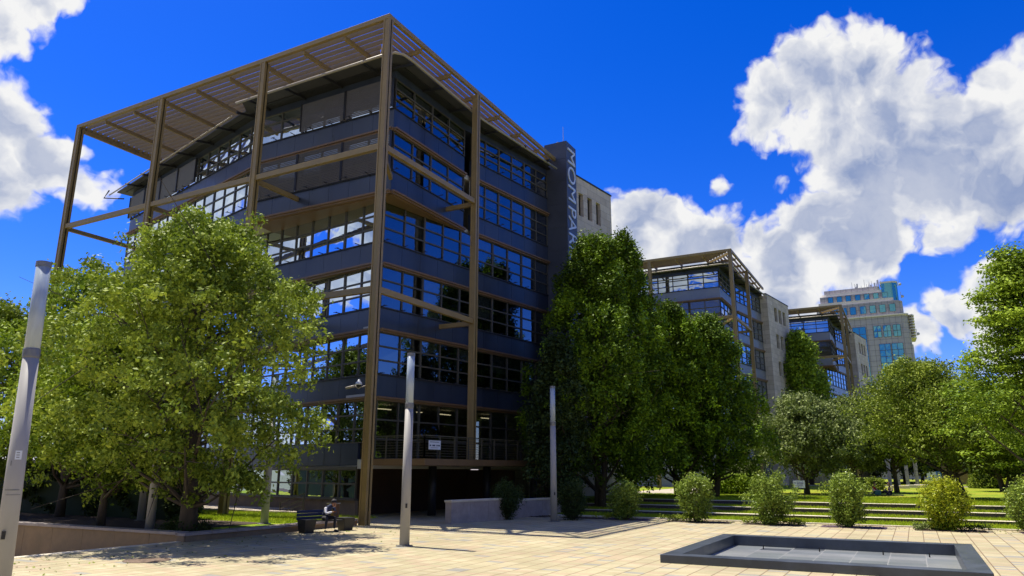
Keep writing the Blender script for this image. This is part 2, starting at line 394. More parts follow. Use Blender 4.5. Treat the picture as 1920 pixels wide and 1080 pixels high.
# retaining edge of the plaza beside the sunken stair, paler kerb stones
mb = MB(); mb.box(-23.5, -20, -1.1, -23.2, 18.4, .012); struct(mb.build('plaza_kerb', 'kerb', bevel=.01))
# terraced lawn
ST = [(42.4, 0, .2), (45.4, .2, .42), (48.4, .42, .65)]
mb = MB(); mb.box(-21.5, 39.3, -.3, 60, 42.4, .03); struct(mb.build('lawn_strip', 'grass'))
mb = MB(); mb.box(-19.5, 42.4, -.3, 60, 45.4, .18); struct(mb.build('lawn_terrace', 'grass'))
mb = MB(); mb.box(-19.5, 45.4, -.3, 60, 48.4, .40); struct(mb.build('lawn_terrace', 'grass'))
mb = MB(); mb.box(-60, 48.4, -.3, 200, 400, .63); struct(mb.build('lawn', 'grass'))
for i, (y, z0, z1) in enumerate(ST):
    mb = MB(); x = -19.5
    while x < 45:
        L = 1.98; mb.box(x, y-.02, z0-.1, x+L, y+.3, z1-.014); x += 2.0
    t = thing('terrace_step', ['lowest dark stone riser of the lawn terraces, just behind the shrubs', 'middle dark stone riser of the lawn terraces', 'uppermost dark stone riser below the open lawn'][i], 'terrace step', (-19, y, z0), 'stone risers of the lawn terraces')
    mb.build('riser', 'riser', t)
    nb = MB(); nb.box(-19.5, y-.05, z1-.012, 45, y+.5, z1+.014); nb.build('nosing', 'kerb', t, bevel=.01)
mb = MB(); mb.box(-21.5, 39.22, -.2, 60, 39.42, .06); struct(mb.build('lawn_kerb', 'kerb', bevel=.01))
# planted strip with young shrubs: dark beds in the paving
BEDS = [(-20.6,-18.0),(-17.2,-14.9),(-14.7,-12.4),(-11.3,-8.2),(-7.6,-4.9),(-4.1,-1.4),(-.3,2.4),(3.6,6.4)]
for i, (a, b) in enumerate(BEDS):
    mb = MB(); mb.box(a, 37.3, -.05, b, 38.75, .014)
    struct(mb.build('planting_bed', 'pebbles' if i in (2, 5, 7) else 'soil'))
for i, (a, b) in enumerate(BEDS):
    rg_ = np.random.default_rng(200+i); mb = MB()
    for k in range(70):
        x = rg_.uniform(a+.08, b-.08); y = rg_.uniform(37.38, 38.66); q = rg_.uniform(.015, .05)
        mb.ball((x, y, .014), q*1.3, q, q*.8, 6, 4)
    o = mb.build('mulch', 'pebbles' if i in (2, 5, 7) else 'soil'); o['label'] = 'loose mulch and pebbles lying in a planting bed'; o['category'] = 'mulch'; struct(o, 'stuff')
# raised garden left of the building
mb = MB(); mb.box(-75, 18.75, -.4, -23.45, 27.6, .2); mb.box(-75, 27.602, -.4, -28.5, 30.4, .2); struct(mb.build('garden_soil', 'grass'))
mb = MB(); mb.box(-75, 18.8, .1, -25.5, 24.5, .215); struct(mb.build('leaf_litter', 'soil'))
mb = MB(); mb.box(-75, 30.2, -.3, -28.5, 31.0, .3); mb.box(-75, 31.0, -.3, -33, 34, .25); struct(mb.build('building_path', 'path_stone'))
t = thing('retaining_wall', 'long brown concrete wall below the trees, stained, with stone coping', 'wall', (-40, 18.5, 0))
mb = MB()
for k in range(26): mb.box(-75+k*2, 18.42, -1.1, -75+k*2+1.985, 18.78, .22)
mb.build('wall_face', 'concrete', t)
mb = MB()
for k in range(43): mb.box(-75+k*1.2, 18.34, .222, -75+k*1.2+1.19, 18.84, .32)
mb.build('coping', 'granite', t, bevel=.01)
t = thing('garden_kerb_wall', 'low pale stone wall along the plaza behind the bench', 'wall', (-23, 23, 0))
mb = MB()
for k in range(8): mb.box(-23.42, 18.36+k*1.17, -.2, -23.05, 18.36+k*1.17+1.16, .2)
mb.build('wall_face', 'concrete', t)
mb = MB()
for k in range(8): mb.box(-23.5, 18.34+k*1.17, .202, -22.98, 18.34+k*1.17+1.16, .3)
mb.build('coping', 'granite', t, bevel=.01)
# pool
t = thing('fountain_basin', 'large rectangular dark slate basin with raised rim, empty and dry', 'fountain basin', ((PX0+PX1)/2, 24.8, 0))
mb = MB(); Wd = .5
mb.box(PX0, PY0, -.3, PX1, PY0+Wd, .22); mb.box(PX0, PY1-Wd, -.3, PX1, PY1, .22)
mb.box(PX0, PY0+Wd, -.3, PX0+Wd, PY1-Wd, .22); mb.box(PX1-Wd, PY0+Wd, -.3, PX1, PY1-Wd, .22)
mb.build('rim', 'slate_wall', t, bevel=.012)
mb = MB(); mb.box(PX0+Wd, PY0+Wd, -.4, PX1-Wd, PY1-Wd, -.12); mb.build('floor', 'pool_tiles', t)
for x in (-4.9, -3.1, -1.2, .1):
    for y in (22.0, 27.4):
        mb = MB(); mb.tube([(x,y,-.12),(x,y,.02)], [.022,.016], 8); mb.build('nozzle', 'black_paint', t)
# manhole
mb = MB(); mb.lathe((-19.39,14.29,0), [(.62,.002),(.62,.012),(.5,.013),(.48,.018),(.02,.018)], 32); tag(mb.build('manhole_cover', 'manhole_iron'), 'round rusty cast manhole cover set in the pale paving', 'manhole cover')
# stone walls by the passage
def lowwall(pts, h0, h1, lab):
    t = thing('low_wall', lab, 'wall', (*pts[0], 0))
    (x0,y0),(x1,y1) = pts; L = math.hypot(x1-x0, y1-y0); w_ = W((x0,y0), math.degrees(math.atan2(y1-y0, x1-x0)), 1)
    mb = MB(); n = max(1, round(L/1.6))
    for k in range(n): w_.box(mb, L*k/n, L*(k+1)/n-.012, 0, .4, 0, h0)
    mb.build('wall_face', 'granite', t)
    mb = MB(); w_.box(mb, -.04, L+.04, -.04, .44, h0+.002, h0+.1); mb.build('coping', 'kerb', t, bevel=.01)
lowwall([(-19.75,30.6),(-19.0,34.6)], .98, 0, 'short pinkish granite wall at the passage entrance with thick coping')
lowwall([(-19.3,35.6),(-18.3,41.6)], .86, 0, 'long low granite wall behind the shrubs in the shade of the building')
lowwall([(-22.2,36.2),(-21.9,43)], .62, 0, 'low granite wall nearest the dark passage under the balcony')

# ---------------------------------------------------------------- the office blocks
SPB = [22.1, 18.15, 14.15, 10.25, 6.4]; SILL = [23.45, 19.45, 15.5, 11.55, 7.7]
X0, Y0, ZT, ZM, ZL = -22.746, 27.845, 26.83, 19.03, 11.285
def window(parent, wf, a0, a1, z0, z1, cols, rows, gm, d=-.05, jit=.22, fr='frame', rng=rnd, openp=.03):
    mb = MB(); t = wf
    for i in range(cols):
        for j in range(rows):
            s0 = a0+(a1-a0)*i/cols+.03; s1 = a0+(a1-a0)*(i+1)/cols-.03; h0 = z0+(z1-z0)*j/rows+.03; h1 = z0+(z1-z0)*(j+1)/rows-.03
            r = lambda: rng.uniform(-.004, .004)
            if rng.random() < openp and j == 1: # a pane tilted open
                mb.add([t.p(s0,d+.30,h0), t.p(s1,d+.30,h0), t.p(s1,d+.02,h1), t.p(s0,d+.02,h1)], [(0,1,2,3)])
            else: mb.add([t.p(s0,d+r(),h0), t.p(s1,d+r(),h0), t.p(s1,d+r(),h1), t.p(s0,d+r(),h1)], [(0,1,2,3)])
    g = mb.build('window', gm, parent)
    mb = MB(); fw = .045
    for i in range(cols+1):
        s = a0+(a1-a0)*i/cols; k = fw*(1.5 if i in (0, cols) else 1)
        t.box(mb, max(s-k, a0+.002), min(s+k, a1-.002), d-.03, d+.07, z0+.002, z1-.002)
    for j in range(rows+1):
        h = z0+(z1-z0)*j/rows; t.box(mb, a0+.07, a1-.07, d-.028, d+.062, max(h-fw, z0+.004), min(h+fw, z1-.004))
    mb.build('window_frame', fr, g)
    if gm == 'glass' and rows == 3:
        for i in range(cols):
            if rng.random() < .38:
                s0 = a0+(a1-a0)*i/cols+.06; s1 = a0+(a1-a0)*(i+1)/cols-.06; dr = (z1-z0)*rng.choice((.3, .34, .5, .64, .66, .95))
                mb = MB(); t.box(mb, s0, s1, d-.17, d-.15, z1-dr, z1-.05); mb.build('roller_blind', 'roller_blind', g)
    return g
def facade_floor(parent, wf, a0, a1, zb, zs, zt, glass, mod=1.6, units=None, gm='glass', sp='spandrel', skip=lambda k: False, blind=lambda k: None, rail=True, rows=3, cols=2):
    """one storey: spandrel zb..zs, ribbon of windows zs..zt"""
    mb = MB(); n = max(1, round((a1-a0)/mod))
    for k in range(n):
        wf.box(mb, a0+(a1-a0)*k/n+.008, a0+(a1-a0)*(k+1)/n-.008, -.16, 0, zb+.08, zs-.03)
    wf.box(mb, a0+.01, a1-.01, -.2, -.02, zb+.08, zs-.04)
    mb.build('spandrel_panel', sp, parent)
    mb = MB(); wf.box(mb, a0, a1, -.15, .14, zb-.14, zb-.03); wf.box(mb, a0, a1, -.15, .24, zb-.03, zb+.08); mb.build('cornice', 'cornice', parent)
    if rail:
        mb = MB(); wf.box(mb, a0, a1, -.1, .07, zs-.03, zs+.03)
        for k in range(n):
            s = a0+(a1-a0)*(k+.0)/n+.05; wf.box(mb, s-.02, s+.02, .05, .42, zs+.03, zs+.07)
            if k % 2 == 0: wf.box(mb, s-.16, s+.16, .38, .41, zs+.04, zs+.07)
        mb.build('sill_rail', 'dark_metal', parent)
    nu = max(1, round((a1-a0)/(mod*cols)))
    for k in range(nu):
        s0 = a0+(a1-a0)*k/nu; s1 = a0+(a1-a0)*(k+1)/nu
        if skip(k): continue
        window(parent, wf, s0, s1, zs+.03, zt, cols, rows, gm)
        if blind(k):
            b = MB(); lo = blind(k); z = zt-.06
            while z > zs-.02:
                b.add([wf.p(s0+.06,.22,z), wf.p(s1-.06,.22,z), wf.p(s1-.06,.185,z-.075), wf.p(s0+.06,.185,z-.075)], [(0,1,2,3)]); z -= .108
            b.build('venetian_blind', 'blind', parent)
            for g0, g1 in ((s0+.02, s0+.07), (s1-.07, s1-.02)): b = MB(); wf.box(b, g0, g1, .1, .26, zs+.05, zt-.02); b.build('blind_guide', 'dark_metal', parent)

def office(ox, oy, zb0, label, cat_name, main=True, gm='glass', sp='spandrel', seed=1, rlen=17.3, stone_len=6.2, frame_len=21.4):
    rng = random.Random(seed)
    T = thing('office_building', label, 'building', (ox-30, oy+40, zb0))
    A0 = (ox-25.95, oy+32.1); AR = W(A0, 81.3, -1); AL = W(A0, 166.6, 1)
    BR = W((ox-24.9, oy+31.4), 90, -1); BL = W((ox-24.9, oy+31.4), 180, 1)
    WG = W((ox-36.0, oy+31.55), 166.2, 1); LW = 22.0
    Lb = 11.1; Lr = 7.9; LL = 31.0
    AL2 = {2: W(A0, 173.2, 1), 3: W(A0, 169.5, 1), 4: AL}
    # floors
    p0 = AR.xy(0, -.3); p1 = AR.xy(rlen, -.3); p2 = AL.xy(LL, -.3)
    body = [p0, p1, (p1[0]-6, p1[1]+2), (p2[0]+4, p2[1]+14), p2]
    top = [(ox-25.1, oy+31.6), (ox-25.1, oy+39.3), AR.xy(8, -.3), p1, (p1[0]-6, p1[1]+2), (p2[0]+4, p2[1]+14), WG.xy(LW, -.25), WG.xy(0, -.25)]
    for i, z in enumerate(SPB):
        poly = top if i < 2 else [p0, p1, (p1[0]-6, p1[1]+2), (p2[0]+4, p2[1]+14), AL2[i].xy(LL, -.3)]
        mb = MB(); mb.prism(poly, z-.1, z+.25); mb.build('floor_slab', 'inner_ceiling', T)
    mb = MB(); mb.prism(body, 2.55, 3.05); mb.build('floor_slab', 'inner_ceiling', T)
    c = [(-31.5,38.3),(-29.2,47.8),(-52,50),(-54,43)]
    mb = MB(); mb.prism([(ox+x, oy+y) for x, y in c], zb0, 25.5); mb.build('core_wall', 'inner_wall', T)
    # a few partitions behind the glass
    mb = MB()
    for s in (5.2, 9.8, 14.6): 
        for z in SPB[1:]: AR.box(mb, s-.06, s+.06, -4.6, -.35, z+.26, z+3.7)
    for s in (4.5, 9.5, 15, 21): 
        for z in SPB[1:]: AL.box(mb, s-.06, s+.06, -4.6, -.35, z+.26, z+3.7)
    mb.build('partition', 'inner_wall', T)
    # ribbons
    for i in (0, 1):
        zt = 25.43 if i == 0 else SPB[0]-.14
        if main:
            def bl(k, i=i): return (k in (0, 1, 3)) if i == 0 else True
        else:
            def bl(k, i=i): return i == 1
        facade_floor(T, BL, 0, Lb, SPB[i], SILL[i], zt, True, gm=gm, sp=sp, blind=bl, rows=3)
        facade_floor(T, BR, 0, Lr, SPB[i], SILL[i], zt, True, gm=gm, sp=sp, rows=3)
        facade_floor(T, AR, 7.95, rlen, SPB[i], SILL[i], zt, True, gm=gm, sp=sp, rows=3)
        facade_floor(T, WG, .1, LW, SPB[i], SILL[i], zt, True, gm=gm, sp=sp, blind=(lambda k, i=i: main and i == 0 and k >= 3) , rows=3)
    for i in (2, 3, 4):
        zt = SPB[i-1]-.14
        facade_floor(T, AR, .12, rlen, SPB[i], SILL[i], zt, True, gm=gm, sp=sp)
        facade_floor(T, AL2[i], .12, LL, SPB[i], SILL[i], zt, True, gm=gm, sp=sp, skip=(lambda k: k > 8) if main else (lambda k: k > 2))
    # glazed corner returns are closed by a corner mullion on each storey
    for i in (2, 3, 4): mb = MB(); mb.box(A0[0]-.1, A0[1]-.12, SILL[i]-.02, A0[0]+.08, A0[1]+.06, SPB[i-1]-.14); mb.build('corner_post', 'frame', T)
    for i in (0, 1): mb = MB(); mb.box(ox-25.02, oy+31.38, SILL[i], ox-24.88, oy+31.52, 25.4 if i == 0 else SPB[0]-.14); mb.build('corner_post', 'frame', T)
    # soffit under the projecting top box
    mb = MB(); mb.prism([BL.xy(Lb,-.1), BL.xy(0,-.1)[:2], BR.xy(Lr-.1,-.1), AR.xy(7.6,-.22), AR.xy(0,-.22), AL2[2].xy(10.4,-.22)][::-1], 17.96, 18.04); mb.build('soffit', 'cornice', T)
    # ground storey
    if main:
        mb = MB()
        for k in range(19): AL.box(mb, 1.2+k*1.6, 1.2+k*1.6+1.585, -.18, .02, -.1, .85)
        mb.build('plinth', 'concrete', T)
        mb = MB()
        for k in range(19): AL.box(mb, 1.2+k*1.6+.01, 1.2+k*1.6+1.575, -.15, .03, 2.72, 3.93)
        mb.build('spandrel_panel', sp, T)
        mb = MB(); AL.box(mb, 1.2, LL, -.15, .1, 2.5, 2.68); AL.box(mb, 1.2, LL, -.15, .12, .85, .95); mb.build('cornice', 'frame', T)
        for k in range(8): window(T, AL, 1.25+k*3.2, 1.25+(k+1)*3.2, .95, 2.5, 2, 2, gm)
        for k in range(8): window(T, AL, .15+k*3.2, .15+(k+1)*3.2, 3.95, 6.26, 2, 3, gm)
        # balcony level glazing
        for k in range(5): window(T, AR, .2+k*3.4, .2+(k+1)*3.4, 3.1, 6.26, 2, 3, gm)
        # dark passage below the balcony
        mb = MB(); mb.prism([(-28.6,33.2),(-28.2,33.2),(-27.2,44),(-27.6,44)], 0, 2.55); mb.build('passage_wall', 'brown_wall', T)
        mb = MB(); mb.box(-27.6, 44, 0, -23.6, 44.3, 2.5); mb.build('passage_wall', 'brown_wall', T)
        for x, y in ((-24.3, 35.6), (-23.5, 40.4), (-22.8, 45.4)):
            mb = MB(); mb.lathe((x,y,0), [(.24,0),(.24,2.7)], 16); mb.build('column', 'dark_metal', T, smooth=True)
        BC = (-21.95, 31.4)
        bpoly = [(-25.9,31.4), BC, (-20.6,46.5), (-22.6,49.2), (-24.5,49.2)]
        mb = MB(); mb.prism(bpoly, 2.72, 3.06); mb.build('balcony_slab', 'cornice', T)
        # railing: posts and five bars
        pts = [(-25.7,31.46), (-22.02,31.46), (-20.68,46.45), (-22.6,49.0)]
        segs = [(pts[0],pts[1]), (pts[1],pts[2]), (pts[2],pts[3])]
        mb = MB()
        for a, b in segs:
            L = math.hypot(b[0]-a[0], b[1]-a[1]); n = max(1, round(L/1.25))
            for k in range(n+1):
                x = a[0]+(b[0]-a[0])*k/n; y = a[1]+(b[1]-a[1])*k/n
                mb.box(x-.03, y-.03, 3.06, x+.03, y+.03, 4.2)
            for j in range(8): mb.beam((*a, 3.2+j*.135), (*b, 3.2+j*.135), .022, .022)
            mb.beam((*a, 4.23), (*b, 4.23), .06, .05)
        mb.build('railing', 'frame', T)
        for s, z in ((2.2, 6.0), (4.9, 6.0), (7.6, 6.0), (12, 6.0)):
            mb = MB(); AR.box(mb, s, s+1.1, -2.2, -2.05, z, z+.05); mb.build('ceiling_light', 'lit_tube', T)
    else:
        mb = MB(); AR.box(mb, .1, rlen, -.3, -.05, zb0, 6.3); AL.box(mb, .1, LL, -.3, -.05, zb0, 6.3); mb.build('wall', sp, T)
        for k in range(4): window(T, AR, .5+k*4.1, .5+k*4.1+3.2, 2.2, 5.6, 2, 3, gm)
    # roof: thin slab with wide eaves, pale edge pipe
    e = [WG.xy(LW+1.2, .95), WG.xy(.8, .95), (ox-36.3, oy+29.85), (ox-24.5, oy+29.8), (ox-23.9, oy+29.95), (ox-23.6, oy+30.5), (ox-23.7, oy+39), (ox-22.8, oy+48.6), (ox-23.6, oy+49.2), (ox-30, oy+55), (ox-54, oy+55)]
    mb = MB(); mb.prism(e, 25.97, 26.07); mb.build('eave', 'eave', T)
    mb = MB(); inner = [WG.xy(LW, .05), WG.xy(0, .05), (ox-36, oy+31.35), (ox-24.85, oy+31.35), (ox-24.85, oy+39.3), (ox-23.35, oy+49.1), (ox-30, oy+54.5), (ox-53.8, oy+54.5)]
    mb.prism(inner, 25.43, 25.965); mb.build('roof_fascia', 'spandrel', T)
    mb = MB(); inner = [WG.xy(LW+.4, .5), WG.xy(.3, .5), (ox-36.1, oy+30.7), (ox-24.6, oy+30.7), (ox-24.25, oy+31.0), (ox-24.3, oy+39.2), (ox-22.95, oy+49.1), (ox-30, oy+54.6), (ox-53.9, oy+54.6)]
    mb.prism(inner, 25.90, 25.964); mb.build('soffit', 'dark_metal', T)
    mb = MB(); mb.tube([(*WG.xy(LW+1.3, 1.5), 25.62), (*WG.xy(1.6, 1.5), 25.62)], [.06]*2, 8)
    arc = [(ox-36.2, oy+29.3)] + [(ox-24.1, oy+29.3), (ox-23.5, oy+29.4), (ox-23.15, oy+29.75), (ox-23.08, oy+30.4)] + [(ox-23.2, oy+38.8), (ox-22.25, oy+48.7)]
    mb.tube([(x, y, 25.62) for x, y in arc], [.085]*len(arc), 8)
    mb.build('eave_rail', 'rail_white', T, smooth=True)
    def bracket(a, b):
        m_ = MB(); m_.beam((*a, 25.66), (*b, 25.85), .1, .16); m_.build('eave_bracket', 'dark_metal', T)
    for k in range(7): s = .9+k*3.13; bracket(WG.xy(s,1.55), WG.xy(s,-.1))
    for x in (-25.9, -29.0, -32.1, -35.3): bracket((ox+x, oy+29.25), (ox+x, oy+31.3))
    for y in (31, 34.1, 37.2): bracket((ox-23.1, oy+y), (ox-24.8, oy+y))
    for s in (9.2, 12.3, 15.4): bracket(AR.xy(s,1.55), AR.xy(s,.1))
    # glare-screen pole at the far left roof corner
    if main:
        q = WG.xy(LW+1.2, 1.6); mb = MB(); mb.tube([(*q, 25.98), (q[0]-1.1, q[1]+.3, 25.6), (*WG.xy(LW+.4, .6), 25.3)], [.06]*3, 6); mb.build('eave_rail', 'dark_metal', T)
    # ------ outer frame
    fx, fy = ox+X0, oy+Y0; PO = [fx, fx-9.4, fx-18.85, fx-28.0]
    def post(x, y, z0, z1):
        mb = MB(); mb.box(x-.2, y-.05, z0, x+.2, y+.05, z1); mb.box(x-.2, y-.2, z0, x-.12, y+.2, z1); mb.box(x+.12, y-.2, z0, x+.2, y+.2, z1)
        mb.box(x-.119, y-.17, z0, x+.119, y-.051, z1); mb.box(x-.119, y+.051, z0, x+.119, y+.17, z1)
        mb.build('post', 'bronze', T, bevel=.012)
    for x in PO: post(x, fy, zb0, ZT-.29)
    post(fx, fy+9.4, 3.06 if main else zb0, ZT-.29)
    def beam(p, q, w_=.24, h=.32, nm='beam', mat='bronze'):
        mb = MB(); mb.beam(p, q, w_, h); return mb.build(nm, mat, T, bevel=.01)
    beam((fx+.2, fy-.08, ZT-.14), (fx-28.2, fy-.08, ZT-.14), .22, .28)
    beam((fx+.08, fy+.03, ZT-.143), (fx+.08, fy+frame_len, ZT-.143), .22, .28)
    for z in (ZM, ZL):
        for k in range(3): beam((PO[k]-.2, fy, z), (PO[k+1]+.2, fy, z))
        beam((fx, fy+.2, z), (fx, fy+9.2, z))
        beam((fx-.2, fy+9.4, z-.1), (ox-24.9 if z == ZM else ox-25.2, fy+9.4, z-.1), .2, .28)
        beam((fx-.15, fy+.15, z-.1), (ox-24.85 if z == ZM else ox-25.85, oy+31.3 if z == ZM else oy+31.9, z-.1), .2, .28)
        for x in PO[1:]:
            yy = oy+31.35 if x > ox-36 else oy+31.55+(ox-36-x)*math.tan(R(13.8))
            if z < ZM: yy = oy+32.1+(ox-25.95-x)*math.tan(R(13.4))
            beam((x, fy+.2, z-.1), (x, min(yy, fy+9), z-.1), .2, .28)
    # pergola rafters and slats
    DEP = 3.0; DEPL = 7.6; zr = ZT-.33
    gapx = fx-28.2
    def rafter(p, q, w_=.13, h=.26):
        m_ = MB(); m_.beam(p, q, w_, h); m_.build('rafter', 'bronze', T)
    zr = ZT-.43
    for k in range(1, 9):
        x = fx-3.13*k; d = DEP if x > ox-37.0 else DEPL
        rafter((x, fy, zr), (x, fy+d, zr))
    rafter((fx-27.95, fy+.05, zr+.12), (fx-27.95, fy+DEPL, zr+.12), .16, .5)
    rafter((fx-.1, fy+.1, zr-.01), (fx-DEP, fy+DEP, zr-.01))
    for k in range(1, 7): rafter((fx, fy+3.13*k, zr), (fx-1.75, fy+3.13*k, zr))
    # upright fins: a high sun passes between them, a low view does not
    FH, FT, FP = .31, .03, .42
    sl_ = MB(); y = .36
    while y < DEPL:
        xr = fx-y-.1 if y < DEP else ox-37.6
        sl_.box(fx-27.85, fy+y, ZT-.30, xr, fy+y+FT, ZT-.30+FH); y += FP
    sl_.build('slat_panel', 'bronze_slat', T)
    sl_ = MB(); x = .36
    while x < DEP:
        y1_ = fy+frame_len-(0 if x < .7 else (x-.7)*5.2)
        sl_.box(fx-x-FT, fy+x+.14, ZT-.352, fx-x, y1_, ZT-.352+.355); x += FP
    sl_.build('slat_panel', 'bronze_slat', T)
    # ------ pylon and stone wing
    if main:
        mb = MB(); z = 0; 
        while z < 28.1:
            h = min(1.9, 28.1-z)
            mb.box(-23.55, 49.2, z+.008, -21.6, 51.1, z+h-.008); z += h
        py = mb.build('pylon', 'pylon', T); 
        mb = MB(); mb.box(-23.53, 49.22, 0, -21.62, 51.08, 28.08); mb.build('pylon_core', 'dark_metal', py)
        txt = [("MOM", 27.6, 23.2), ("PARK", 22.65, 18.3)]
        for word, z1, z0 in txt:
            cu = bpy.data.curves.new('lettering', 'FONT'); cu.body = word; cu.size = 1.0; cu.extrude = .03; cu.offset = -.005
            tmp = bpy.data.objects.new('tmp', cu); COL.objects.link(tmp)
            dg = bpy.context.evaluated_depsgraph_get(); me = bpy.data.meshes.new_from_object(tmp.evaluated_get(dg)); bpy.data.objects.remove(tmp)
            n = len(me.vertices); a = np.empty(n*3); me.vertices.foreach_get('co', a); a = a.reshape(-1, 3)
            mn = a.min(0); mx_ = a.max(0)
            X = (a[:,0]-mn[0])/(mx_[0]-mn[0]); Y = (a[:,1]-mn[1])/(mx_[1]-mn[1])
            out = np.stack([-21.57+a[:,2], 49.42+Y*1.4, z1-X*(z1-z0)], 1)
            me.vertices.foreach_set('co', out.ravel()); me.update(); me.materials.clear(); me.materials.append(MATS['letters'])
            o = bpy.data.objects.new('lettering', me); COL.objects.link(o); o.parent = py
        mb = MB(); mb.tube([(-22.3,50.2,28.1),(-22.3,50.2,29.9)], [.03,.015], 6); mb.tube([(-22.7,50,28.1),(-22.7,50,28.5)], [.12,.12], 8); mb.build('antenna', 'antenna', T)
    SWL = stone_len; s_ = rlen+(2.0 if main else .6)
    zt_ = 26.0
    SW = W(AR.xy(s_, .0), 81.3, -1)
    d0 = 1.1 if main else 1.0
    # stone wall with real window openings
    ws = [1.35, 2.75, 4.15] if main else [2.8, 4.7, 6.6]; ww = .75 if main else 1.25
    rowz = [(24.7, 22.7), (20.9, 18.9), (17.1, 15.1), (13.3, 11.3), (9.5, 7.5), (5.7, 3.7)]
    mb = MB(); edges = [-.6]
    for a in ws: edges += [a-ww/2, a+ww/2]
    edges.append(SWL)
    for i in range(len(edges)-1):
        a, b = edges[i], edges[i+1]
        if i % 2 == 0: SW.box(mb, a, b, d0-.45, d0, zb0, zt_)
        else:
            z = zt_
            for zh, zl_ in rowz: SW.box(mb, a, b, d0-.45, d0, zh, z); z = zl_
            SW.box(mb, a, b, d0-.45, d0, zb0, z)
    SW.box(mb, -.6, SWL, d0-9, d0-8.7, zb0, zt_-.3); SW.box(mb, SWL-.4, SWL-.002, d0-8.7, d0-.451, zb0, zt_-.002)
    SW.box(mb, -.6, SWL-.41, d0-8.69, d0-.452, zt_-.4, zt_-.1)
    SW.box(mb, -.598, -.2, d0-6, d0-.451, zb0, zt_-.45)
    mb.build('stone_wall', 'stone', T)
    mb = MB(); SW.box(mb, -.65, SWL+.05, d0-.5, d0+.06, zt_+.002, zt_+.12); mb.build('coping', 'dark_metal', T)
    for a in ws:
        for zh, zl_ in rowz[:6 if not main else 4]:
            window(T, SW, a-ww/2, a+ww/2, zl_, zh, 1, 1, 'glass_dark', d=d0-.36)
    return T

office(0, 0, 0, 'large dark blue office block with bronze outer frame and slatted roof canopy, nearest the camera', 'building', True, rlen=17.3, stone_len=6.4)
office(7.1, 53.15, .6, 'second office block behind the tall dark trees, pale stone end wall and bronze canopy', 'building', False, 'glass_far', 'spandrel_far_skylit', 5, rlen=17.3, stone_len=8.9, frame_len=20.5)
office(15.65, 89.85, .6, 'farthest of the three framed office blocks, small in front of the curved tower', 'building', False, 'glass_far', 'spandrel_far_skylit', 9, rlen=17.3, stone_len=8.9, frame_len=20.5)

# notice on the railing, security camera
t = thing('notice_sign', 'small white notice with dark text hung on the balcony railing', 'sign', (-21.85, 32.3, 3.7))
nw = W((-21.93, 31.62), 84.9, -1)
mb = MB(); nw.box(mb, 0, .95, .05, .08, 3.52, 3.98); mb.build('board', 'white_board', t)
mb = MB()
for a, b, z0, z1 in [(.08,.8,3.885,3.915),(.05,.17,3.69,3.76),(.27,.50,3.69,3.76),(.6,.7,3.69,3.76),(.74,.88,3.69,3.76),(.15,.75,3.6,3.615)]: nw.box(mb, a, b, .082, .087, z0, z1)
mb.build('printed_text', 'ink', t)
t = thing('security_camera', 'white dome security camera on a bracket beside the tall corner post', 'camera', (-23.4, 27.9, 6.1))
cx, cy, cz = -23.55, 27.9, 6.55
mb = MB(); mb.lathe((cx,cy,cz), [(.02,.26),(.05,.24),(.07,.16),(.15,.1),(.17,.02),(.16,-.02)][::-1], 16); mb.build('housing', 'white_board', t, smooth=True)
mb = MB(); mb.ball((cx,cy,cz-.03), .13,.13,.13); mb.build('dome', 'black_paint', t, smooth=True)
mb = MB(); mb.tube([(X0-.18,cy,cz-.05),(cx+.1,cy,cz-.14),(cx,cy,cz-.2),(cx-.14,cy,cz-.12),(cx-.22,cy,cz-.02)], [.03]*5, 8); mb.tube([(cx-.2,cy,cz-.05),(cx-.75,cy-.05,cz-.14)], [.06,.06], 10); mb.build('bracket', 'rail_white', t, smooth=True)

